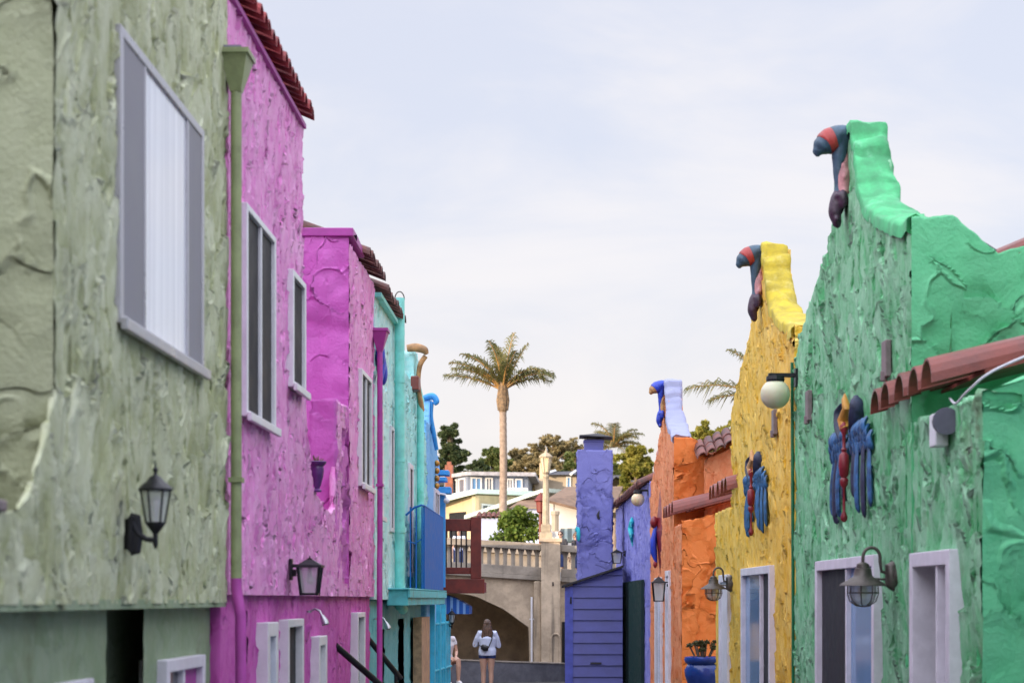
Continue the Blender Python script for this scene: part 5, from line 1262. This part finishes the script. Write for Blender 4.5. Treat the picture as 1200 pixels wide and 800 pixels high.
def bush(label, x, ytop, w, Y, ybase, mat, seed, n=160, size=.09):
    rnd = random.Random(seed); k = Y/F; X = pxX(x, Y); zb = pxZ(ybase, Y); H = pxZ(ytop, Y)-zb; W = w*k/2
    t = thing('bush', label, 'bush', (X, Y, zb)); V = []; Fc = []; tk = MB()
    for i in range(26):
        a = rnd.uniform(0, 6.28); r = W*rnd.uniform(0, .8); f = rnd.uniform(.15, .85)
        c = Vector((X+r*math.cos(a), Y+r*.7*math.sin(a), zb+H*f*(1-.3*(r/W)**2)))
        tk.tube([(X+rnd.uniform(-.3, .3), Y, zb), c], [.05, .015], 5)
        leaves((V, Fc), c, (W*.3, W*.3, H*.2), n, size, rnd, .4)
    tk.build('stems', M['bark'], t); mesh_obj('foliage', [tuple(v) for v in V], Fc, M[mat], t)
bush('bright yellow green bush behind the balustrade, right of the palm trunk', 606, 592, 60, 75.5, 642, 'l_bush', 21)
bush('small yellow green shrub on the clay tiles, left of the palm trunk', 577, 597, 16, 82, 612, 'l_bush', 22, 60, .07)

def palm(label, x, ycrown, Y, ybase, trunk_r, fronds, length, seed, group='palm trees', sheath=True, tilt=0.0):
    rnd = random.Random(seed); X = pxX(x, Y); zc = pxZ(ycrown, Y); zg = terr(X, Y)
    t = thing('palm_tree', label, 'palm', (X, Y, zg), group)
    m = MB(); n = 60; pts = []; rad = []
    for i in range(n+1):
        f = i/n; pts.append((X+tilt*math.sin(f*2.2), Y, zg-.2+(zc-.9-zg+.2)*f)); rad.append(trunk_r*(1.15-.22*f)*(1.0+.07*(i % 2)))
    m.tube(pts, rad, 14); m.build('trunk', M['palmbark'], t, True)
    if sheath:
        m = MB(); c0 = Vector(pts[-1])
        m.tube([c0+Vector((0, 0, -.12)), c0+Vector((0, 0, .05)), c0+Vector((.02, 0, .5)), c0+Vector((0, 0, .95))], [trunk_r*1.05, trunk_r*1.2, trunk_r*1.0, trunk_r*.5], 12)
        for i in range(16):
            a = i*2.4; r = trunk_r*1.15
            m.tube([c0+Vector((r*math.cos(a), r*math.sin(a), -.05)), c0+Vector((r*1.15*math.cos(a), r*1.15*math.sin(a), .35)), c0+Vector((r*.9*math.cos(a), r*.9*math.sin(a), .9+rnd.uniform(0, .3)))], [.05, .075, .03], 6, (1, .5))
        m.build('crownshaft', M['sheath'], t, True)
    base = Vector((pts[-1][0], Y, zc-.15))
    for az, el, L, droop in fronds:
        d = Vector((math.cos(az)*math.cos(el), math.sin(az)*math.cos(el), math.sin(el))); L *= length
        sp = []; p = base.copy(); nseg = 22; e = el
        for i in range(nseg+1):
            sp.append(p.copy()); e = el-droop*(i/nseg)**1.5
            p = p+Vector((math.cos(az)*math.cos(e), math.sin(az)*math.cos(e), math.sin(e)))*(L/nseg)
        r = MB(); r.tube(sp, [.045*(1-.9*i/nseg)+.005 for i in range(nseg+1)], 6)
        ro = r.build('frond', M['rachis'], t, True)
        V = []; Fc = []; side = Vector((-math.sin(az), math.cos(az), 0)); N = 48
        for i in range(N):
            f = .16+.84*i/N; q = f*nseg; i0 = min(int(q), nseg-1); pt = sp[i0].lerp(sp[i0+1], q-i0); dr = (sp[i0+1]-sp[i0]).normalized(); up = dr.cross(side).normalized()
            if up.z < 0: up = -up
            ll = L*.30*math.sin(math.pi*min(1, .14+.84*f))**.6*rnd.uniform(.6, 1.2)
            for s in (-1, 1):
                v = (dr*.75+side*s*.75+up*rnd.uniform(-.1, .55)).normalized(); dn = Vector((0, 0, -1))
                a = pt; b = pt+v*ll*.55; c = pt+v*ll+dn*ll*rnd.uniform(.25, .75); w = dr*.022
                k = len(V); V += [a-w*.6, a+w*.6, b+w, b-w, c]; Fc += [(k, k+1, k+2, k+3), (k+3, k+2, k+4)]
        mesh_obj('leaflets', [tuple(v) for v in V], Fc, M['l_palm'], ro)
    return t
# the tall palm: crown like a tuft blown to both sides
fr = [(R(178), R(26), 1.12, .55), (R(186), R(44), 1.12, .8), (R(170), R(40), 1.05, .75), (R(195), R(60), 1.05, .95), (R(160), R(64), 1.0, .9), (R(205), R(50), .8, .9),
      (R(120), R(80), .95, .5), (R(240), R(76), 1.0, .7), (R(40), R(80), 1.1, .15), (R(15), R(66), 1.0, .2), (R(-50), R(72), .8, .5), (R(90), R(70), .85, .5),
      (R(4), R(44), 1.05, 1.25), (R(-14), R(38), 1.02, 1.15), (R(20), R(32), 1.0, .95), (R(-25), R(50), .92, 1.3), (R(-80), R(55), .8, 1.1)]
fr_old = [(R(180), R(28), 1.0, .75), (R(172), R(48), 1.0, .8), (R(196), R(60), .98, .75), (R(165), R(12), .95, .35), (R(205), R(38), .95, .8), (R(150), R(55), .9, .6),
      (R(75), R(74), 1.0, .25), (R(20), R(72), 1.02, .22), (R(-60), R(80), .9, .35), (R(120), R(76), .95, .5), (R(230), R(70), .9, .6),
      (R(5), R(45), .95, .85), (R(-12), R(30), .98, .7), (R(22), R(34), .92, .95), (R(-30), R(52), .9, .9), (R(40), R(22), .9, .6), (R(10), R(18), .85, .25), (R(-100), R(50), .8, .9), (R(95), R(45), .85, .9), (R(185), R(40), .7, .2)]
palm('tall palm tree standing alone against the sky in the centre', 587, 453, 80, 640, .145, fr, 2.2, 31, tilt=.10)
rr = random.Random(4)
fr2 = [(i*2.399, R(rr.choice((70, 50, 35, 18, 5))+rr.uniform(-8, 8)), rr.uniform(.85, 1.05), rr.uniform(.8, 1.5)) for i in range(22)]
palm('smaller palm tree right above the violet chimney', 719, 521, 135, 600, .2, fr2, 2.35, 32, sheath=False)
palm('palm tree mostly hidden behind the yellow house, only frond tips showing', 902, 462, 75, 640, .2, [(R(180), R(22), 1.30, .75), (R(177), R(70), 1.0, .95), (R(186), R(10), .95, .6)]+[(a, R(e), 1, .9) for a, e in ((1.2, 60), (0, 50), (-1, 40), (2, 70), (.5, 20), (-.5, 10))], 2.5, 33, sheath=False)

# ---- unseen buildings, added to shade and dim the alley
h = thing('shade_house', 'plain putty house, unseen, added left of the alley end to shade the bridge', 'house', (-9, 48, 0))  # added to keep the bridge in shade
m = MB(); m.box(-15, -4.6, 36.5, 57, 0, CZ+2.35); m.build('wall', M['h_tan2'], h)
m = MB(); m.box(-15.3, -4.4, 36.3, 57.2, CZ+2.354, CZ+2.55); m.build('roof', M['rooflt'], h)
h = thing('shade_block', 'tall cream hotel added unseen behind the left row of houses, to shade the right row', 'shade_block', (-15, 20, 0))  # added to keep the orange parapet out of the sun
m = MB(); m.box(-20, -10.5, 4, 38, 0, CZ+7.6); m.build('wall', M['h_tan2'], h)
m = MB(); m.box(-20.3, -10.3, 3.7, 38.3, CZ+7.604, CZ+7.8); m.build('roof', M['rooflt'], h)
h = thing('stucco_house', 'pale blue plain house, unseen, added before the mint green one to dim the alley', 'house', (7, 2, 0))  # added to darken the lower alley
m = MB(); m.box(3.4, 10, -8, 11.6, 0, CZ+3.2); m.build('wall', M['h_blue'], h)
m = MB(); m.add([(3.2, -8.2, CZ+3.2), (10.2, -8.2, CZ+3.2), (10.2, 11.8, CZ+3.2), (3.2, 11.8, CZ+3.2), (6.7, -8.2, CZ+4.6), (6.7, 11.8, CZ+4.6)], [(1, 2, 5, 4), (0, 4, 5, 3), (0, 1, 4), (2, 3, 5), (0, 3, 2, 1)]); m.build('roof', M['tile_brown'], h)
h = thing('blocker_house', 'tan house, unseen, added across the street behind to cut the low light', 'house', (0, -18, 0))  # added to block low sky light from behind
m = MB(); m.box(-9, 10, -24, -14, 0, CZ+7.0); m.build('wall', M['h_tan2'], h)
m = MB(); m.box(-9.3, 10.3, -24.3, -13.7, CZ+7.004, CZ+7.25); m.build('roof', M['rooflt'], h)
h = thing('stucco_house', 'white stucco house, unseen, added next to the sage green one to shade it', 'house', (-6, 0, 0))  # added to keep the sage side wall in shade
m = MB(); m.box(-10, -2.9, -9, 3.9, 0, CZ+3.9); m.build('wall', M['h_white'], h)
m = MB(); m.add([(-10.2, -9.2, CZ+3.9), (-2.7, -9.2, CZ+3.9), (-2.7, 4.0, CZ+3.9), (-10.2, 4.0, CZ+3.9), (-6.4, -9.2, CZ+5.6), (-6.4, 4.0, CZ+5.6)], [(1, 2, 5, 4), (0, 4, 5, 3), (0, 1, 4), (2, 3, 5), (0, 3, 2, 1)]); m.build('roof', M['tile_brown'], h)

# ================================================================== PEOPLE
def hand(m, w, d, up, s, k=1.0):
    """palm with four curled fingers of unequal length and a thumb; w wrist, d pointing direction, s side of the thumb"""
    d = Vector(d).normalized(); up = Vector(up); up = (up-d*up.dot(d)).normalized(); sd = d.cross(up)*s; w = Vector(w)
    m.tube([w, w+d*.03*k, w+d*.085*k], [.024*k, .034*k, .036*k], 8, (.55, 1.0), up=tuple(up))
    for i, (o, L) in enumerate(((.028, .062), (.010, .072), (-.009, .067), (-.027, .052))):
        b = w+d*.082*k+sd*o*k
        m.tube([b, b+d*L*.5*k-up*.008*k, b+d*L*.8*k-up*.03*k, b+d*L*.85*k-up*.05*k], [.0095*k, .009*k, .008*k, .006*k], 6)
    b = w+d*.025*k+sd*.03*k
    m.tube([b, b+d*.03*k+sd*.02*k-up*.01*k, b+d*.06*k+sd*.018*k-up*.025*k], [.012*k, .011*k, .008*k], 6)
def head(m, c, f, k=1.0):
    """skull, jaw, nose, ears; c centre, f facing"""
    c = Vector(c); f = Vector(f).normalized(); s = f.cross(Vector((0, 0, 1))).normalized(); up = s.cross(f)
    T0 = m.T; m.T = lambda p: T0(c+s*p.x+f*p.y+up*p.z)
    m.ball((0, -.01, .02), (.073*k, .092*k, .092*k)); m.ball((0, .025, -.05), (.055*k, .062*k, .068*k))
    m.tube([(0, .082, .025), (0, .102, -.005), (0, .112, -.022), (0, .09, -.032)], [.008, .011, .015, .008], 8)
    for q in (-1, 1): m.ball((q*.074, -.005, -.005), (.010, .02, .03), 8, 6)
    m.T = T0
    def pt(x, y, z): return c+s*x+f*y+up*z
    return pt
def face_bits(t, pt, shades=False):
    for q in (-1, 1):
        m = MB()
        if shades: m.ball(pt(q*.034, .078, .018), (.026, .014, .020), 10, 7)
        else: m.ball(pt(q*.031, .076, .014), (.012, .012, .010), 10, 7)
        m.build('sunglass_lens' if shades else 'eye', M['lens'], t, True)
    m = MB(); m.tube([pt(-.022, .078, -.058), pt(0, .088, -.056), pt(.022, .078, -.058)], [.004, .008, .004], 6); m.build('mouth', M['lips'], t, True)
def figure(label, pos, yaw, J, top, topm, bottom, botm, hairm, hairlen, extra=None, shades=False, vox=.007, group=None, sleeve=1.0, shirt_z=None):
    pos = Vector(pos); rot = Matrix.Rotation(yaw, 3, 'Z'); T = lambda p: pos+rot @ Vector(p)
    t = thing('person', label, 'person', pos, group)
    V = {k: Vector(v) for k, v in J.items()}
    m = MB(T)
    sp = [V['pelvis'], V['waist'], V['chest'], V['neck0']]
    m.tube([V['pelvis']-Vector((0, 0, .07))]+sp, [.09, .152, .125, .150, .055], 14, (1, .66), up=(1, 0, 0))
    m.tube([V['neck0']-Vector((0, 0, .04)), V['neck0'], V['head']], [.065, .048, .045], 10)
    fdir = V['face']; pt_l = head(m, V['head'], fdir)
    for s, q in (('l', -1), ('r', 1)):
        m.tube([V['neck0']-Vector((0, 0, .05)), V['sh_'+s]], [.055, .055], 10)
        m.tube([V['sh_'+s], (V['sh_'+s]+V['el_'+s])/2, V['el_'+s], V['el_'+s].lerp(V['wr_'+s], .35), V['wr_'+s]], [.052, .044, .036, .036, .023], 10)
        hand(m, V['wr_'+s], V['wr_'+s]-V['el_'+s], (0, 0, 1), q)
        hp, kn, an = V['hp_'+s], V['kn_'+s], V['an_'+s]
        m.tube([hp, hp.lerp(kn, .4), kn, kn.lerp(an, .3), an], [.092, .080, .054, .054, .033], 12)
        toe = V['toe_'+s]
        m.tube([an, an+Vector((0, 0, -.04)), an.lerp(toe, .5)+Vector((0, 0, -.03)), toe], [.036, .04, .036, .026], 8)
    remesh(m, 'body', M['skin'], t, vox, 3)
    # shirt
    m = MB(T); z = shirt_z or 0
    hem = V['pelvis']+Vector((0, 0, .02-z))
    m.tube([hem, hem.lerp(V['waist'], .6), V['waist'], V['chest'], V['neck0']-Vector((0, 0, .035)), V['neck0']], [.172*top, .178*top, .158*top, .178*top, .10, .062], 16, (1, .72), up=(1, 0, 0))
    for s in 'lr':
        e = V['sh_'+s].lerp(V['el_'+s], min(1, sleeve))
        pts = [V['neck0']-Vector((0, 0, .06)), V['sh_'+s], V['sh_'+s].lerp(e, .5), e]; rr = [.07, .068*top, .062*top, .060*top]
        if sleeve > 1: pts.append(V['el_'+s].lerp(V['wr_'+s], .85)); rr.append(.044*top)
        m.tube(pts, rr, 10)
    remesh(m, topm[1], M[topm[0]], t, .010, 5)
    m = MB(T)
    for s in 'lr': m.tube([V['pelvis']+Vector((0, 0, .10)), V['hp_'+s]+Vector((0, 0, .06)), V['hp_'+s], V['hp_'+s].lerp(V['kn_'+s], bottom)], [.12, .112, .108, .10], 12)
    m.tube([V['pelvis']+Vector((0, 0, -.06)), V['pelvis']+Vector((0, 0, .13))], [.15, .150], 14, (1, .72), up=(1, 0, 0))
    remesh(m, botm[1], M[botm[0]], t, .010, 3)
    # hair
    m = MB(T); hd = V['head']; f = fdir.normalized()
    m.ball(hd-f*.022+Vector((0, 0, .032)), (.086, .096, .096)); 
    if hairlen:
        b = hd-f*.07; sd = f.cross(Vector((0, 0, 1)))
        for o in (-.07, -.035, 0, .035, .07):
            m.tube([b+sd*o*.7+Vector((0, 0, .05)), b+sd*o-f*.02+Vector((0, 0, -.10)), b+sd*o*1.35-f*.035+Vector((0, 0, -.10-hairlen*.5)), b+sd*o*1.2-f*.03+Vector((0, 0, -.10-hairlen*random.uniform(.85, 1.1)))], [.035, .042, .038, .010], 8)
    else: m.ball(hd-f*.05, (.08, .07, .08))
    remesh(m, 'hair', M[hairm], t, .008, 3)
    face_bits(t, lambda x, y, z: T(pt_l(x, y, z)), shades)
    for s in 'lr':
        m = MB(T); an, toe = V['an_'+s], V['toe_'+s]
        m.tube([an+Vector((0, 0, -.02)), an+Vector((0, -.0, -.06)), an.lerp(toe, .45)+Vector((0, 0, -.028)), toe+(toe-an)*.12], [.043, .05, .046, .03], 10, (1, 1))
        m.build('shoe', M['shoe'], t, True)
    if extra: extra(t, T, V)
    return t
STAND = dict(pelvis=(0, 0, .90), waist=(0, 0, 1.05), chest=(0, .0, 1.24), neck0=(0, -.005, 1.40), head=(0, .02, 1.535), face=Vector((0, 1, -.08)),
    sh_l=(-.165, 0, 1.345), sh_r=(.165, 0, 1.345), el_l=(-.275, .03, 1.10), el_r=(.25, .05, 1.08), wr_l=(-.09, .24, 1.17), wr_r=(.08, .25, 1.16),
    hp_l=(-.085, 0, .86), hp_r=(.085, 0, .86), kn_l=(-.085, .015, .48), kn_r=(.085, .0, .48), an_l=(-.085, -.01, .09), an_r=(.085, -.02, .09), toe_l=(-.095, .14, .03), toe_r=(.095, .13, .03))
def bag(t, T, V):
    m = MB(T); m.tube([(-.12, -.155, 1.06), (-.05, -.185, 1.03), (.03, -.175, 1.02)], [.05, .075, .05], 12, (1, .5)); m.build('belt_bag', M['leather'], t, True)
    m = MB(T); m.tube([(.03, -.18, 1.03), (.10, -.16, 1.2), (.13, -.09, 1.36), (.10, .02, 1.42)], .012, 6); m.tube([(-.11, -.17, 1.06), (-.19, -.10, 1.1), (-.2, .05, 1.2)], .012, 6); m.build('strap', M['leather'], t, True)
    m = MB(T); m.box(-.04, .04, .335, .345, 1.12, 1.27); m.build('phone', M['lens'], t)
figure('woman seen from behind in a pale blue hoodie and navy shorts, with long brown hair', (pxX(571, 44), 44, .004), 0, STAND, 1.12, ('hoodie', 'hoodie'), .16, ('shorts', 'shorts'), 'hair', .34, bag, sleeve=2, shirt_z=.06)
SIT = dict(STAND)
SIT.update(pelvis=(0, 0, .86), waist=(0, .02, 1.0), chest=(0, .06, 1.19), neck0=(0, .08, 1.36), head=(0, .12, 1.49), face=Vector((.0, 1, -.2)),
    sh_l=(-.165, .07, 1.30), sh_r=(.165, .07, 1.30), el_l=(-.22, .10, 1.05), el_r=(.22, .12, 1.04), wr_l=(-.10, .30, .96), wr_r=(.10, .32, .95),
    hp_l=(-.09, .0, .86), hp_r=(.09, .0, .86), kn_l=(-.10, .40, .88), kn_r=(.10, .38, .87), an_l=(-.10, .40, .50), an_r=(.10, .34, .49), toe_l=(-.10, .52, .43), toe_r=(.10, .46, .42))
px_ = pxX(520.8, 40)
figure('person in a white t-shirt and white shorts sitting by the cyan lattice gate', (px_, 40, 0), R(-148), SIT, 1.02, ('tshirt', 'tshirt'), .30, ('wshorts', 'shorts'), 'hair', .12, None, sleeve=.45)
m = MB(); m.box(px_-.75, px_+.12, 39.6, 40.5, 0, .775); tag(m.build('seat_wall', M['lowwall'], None, loc=(px_, 40, 0), bevel=.02), 'block of grey concrete used as a seat beside the lattice gate', 'seat wall')
DECK = CZ+.50
ST2 = dict(STAND); ST2.update(el_l=(-.20, .0, 1.07), el_r=(.20, .0, 1.07), wr_l=(-.21, .08, .84), wr_r=(.21, .08, .84))
figure('person with sunglasses and a dark top, on the bridge right of the lamp', (pxX(657, 62.6), 62.6, DECK), R(165), ST2, 1.03, ('darktop', 'shirt'), .9, ('shorts', 'trousers'), 'hair_dk', .0, None, True, .01, sleeve=.5)
figure('long haired person half hidden by the violet chimney, on the bridge', (pxX(675, 62.9), 62.9, DECK-.03), R(60), ST2, 1.03, ('darktop', 'shirt'), .9, ('shorts', 'trousers'), 'hair', .28, None, False, .01, sleeve=.5)
figure('person in a blue top seen through the brown balcony balusters, on the bridge', (pxX(538, 63), 63, DECK+.1), R(170), ST2, 1.03, ('hoodie', 'shirt'), .9, ('shorts', 'trousers'), 'hair_dk', .1, None, False, .01, sleeve=.5)

# ================================================================== SKY, SUN, CAMERA
W = bpy.data.worlds.new('World'); S.world = W; W.use_nodes = True
t = W.node_tree; t.nodes.clear()
SUN_EL, SUN_AZ = R(9), R(180+48)      # azimuth clockwise from +Y: behind the camera, to the left
out = t.nodes.new('ShaderNodeOutputWorld'); bg = t.nodes.new('ShaderNodeBackground'); sky = t.nodes.new('ShaderNodeTexSky')
sky.sky_type = 'NISHITA'; sky.sun_disc = False; sky.sun_elevation = SUN_EL; sky.sun_rotation = SUN_AZ; sky.air_density = 1.0; sky.dust_density = 1.5; sky.ozone_density = 1.0
tc = t.nodes.new('ShaderNodeTexCoord'); mp = t.nodes.new('ShaderNodeMapping'); mp.inputs['Scale'].default_value = (1.0, 1.0, 3.2); mp.inputs['Rotation'].default_value = (0, R(14), 0)
t.links.new(tc.outputs['Generated'], mp.inputs[0])
nz = t.nodes.new('ShaderNodeTexNoise'); nz.inputs['Scale'].default_value = 4.2; nz.inputs['Detail'].default_value = 7; nz.inputs['Roughness'].default_value = .55; nz.inputs['Distortion'].default_value = .4
t.links.new(mp.outputs[0], nz.inputs['Vector'])
mr = t.nodes.new('ShaderNodeMapRange'); mr.interpolation_type = 'SMOOTHSTEP'; mr.inputs[1].default_value = .42; mr.inputs[2].default_value = .74; mr.inputs[3].default_value = .0; mr.inputs[4].default_value = .55
t.links.new(nz.outputs[0], mr.inputs[0])
mx = t.nodes.new('ShaderNodeMix'); mx.data_type = 'RGBA'
mb = t.nodes.new('ShaderNodeMix'); mb.data_type = 'RGBA'; mb.inputs[0].default_value = .82; t.links.new(sky.outputs[0], mb.inputs[6]); mb.inputs[7].default_value = (4.75, 4.9, 5.75, 1)
sz = t.nodes.new('ShaderNodeSeparateXYZ'); t.links.new(tc.outputs['Generated'], sz.inputs[0])
hz_ = t.nodes.new('ShaderNodeMapRange'); hz_.interpolation_type = 'SMOOTHSTEP'; t.links.new(sz.outputs['Z'], hz_.inputs[0])
for i_, v_ in zip((1, 2, 3, 4), (.02, .20, .8, .0)): hz_.inputs[i_].default_value = v_
mh = t.nodes.new('ShaderNodeMix'); mh.data_type = 'RGBA'; t.links.new(hz_.outputs[0], mh.inputs[0]); t.links.new(mb.outputs[2], mh.inputs[6]); mh.inputs[7].default_value = (5.7, 5.3, 4.95, 1)
t.links.new(mr.outputs[0], mx.inputs[0]); t.links.new(mh.outputs[2], mx.inputs[6]); mx.inputs[7].default_value = (6.1, 5.75, 5.55, 1)
# brighter towards the low sun; overhead boost added out of view to light walls
dp = t.nodes.new('ShaderNodeVectorMath'); dp.operation = 'DOT_PRODUCT'; t.links.new(tc.outputs['Generated'], dp.inputs[0])
dp.inputs[1].default_value = (math.sin(SUN_AZ)*math.cos(SUN_EL), math.cos(SUN_AZ)*math.cos(SUN_EL), math.sin(SUN_EL))
m1 = t.nodes.new('ShaderNodeMapRange'); m1.interpolation_type = 'SMOOTHSTEP'; t.links.new(dp.outputs['Value'], m1.inputs[0])
for i_, v_ in zip((1, 2, 3, 4), (-.5, 1.0, 0, 1.6)): m1.inputs[i_].default_value = v_
sx = t.nodes.new('ShaderNodeSeparateXYZ'); t.links.new(tc.outputs['Generated'], sx.inputs[0])
m2 = t.nodes.new('ShaderNodeMapRange'); m2.interpolation_type = 'SMOOTHSTEP'; t.links.new(sx.outputs['Z'], m2.inputs[0])
for i_, v_ in zip((1, 2, 3, 4), (.30, .75, 1.0, 2.6)): m2.inputs[i_].default_value = v_
ad = t.nodes.new('ShaderNodeMath'); t.links.new(m1.outputs[0], ad.inputs[0]); t.links.new(m2.outputs[0], ad.inputs[1])
sc_ = t.nodes.new('ShaderNodeVectorMath'); sc_.operation = 'SCALE'; t.links.new(mx.outputs[2], sc_.inputs[0]); t.links.new(ad.outputs[0], sc_.inputs['Scale'])
t.links.new(sc_.outputs[0], bg.inputs[0]); bg.inputs[1].default_value = .12; t.links.new(bg.outputs[0], out.inputs[0])
sl = bpy.data.lights.new('sun', 'SUN'); so = bpy.data.objects.new('sun', sl); COL.objects.link(so)
sl.energy = 4.2; sl.angle = R(.53); sl.color = (1.0, .78, .54)
d = Vector((math.sin(SUN_AZ)*math.cos(SUN_EL), math.cos(SUN_AZ)*math.cos(SUN_EL), math.sin(SUN_EL)))
so.rotation_euler = d.to_track_quat('Z', 'Y').to_euler()
cam = bpy.data.cameras.new('camera'); co_ = bpy.data.objects.new('camera', cam); COL.objects.link(co_)
co_.location = (0, 0, CZ); co_.rotation_euler = (R(90), 0, 0)
cam.sensor_width = 36; cam.lens = F/1200*36; cam.shift_x = (600-CX)/1200; cam.shift_y = (CY-400)/1200
cam.clip_end = 6000; cam.clip_start = .1
cam.dof.use_dof = True; cam.dof.focus_distance = 30; cam.dof.aperture_fstop = 3.2
S.camera = co_
S.view_settings.view_transform = 'Standard'; S.view_settings.look = 'None'; S.view_settings.gamma = 1; S.view_settings.exposure = .53
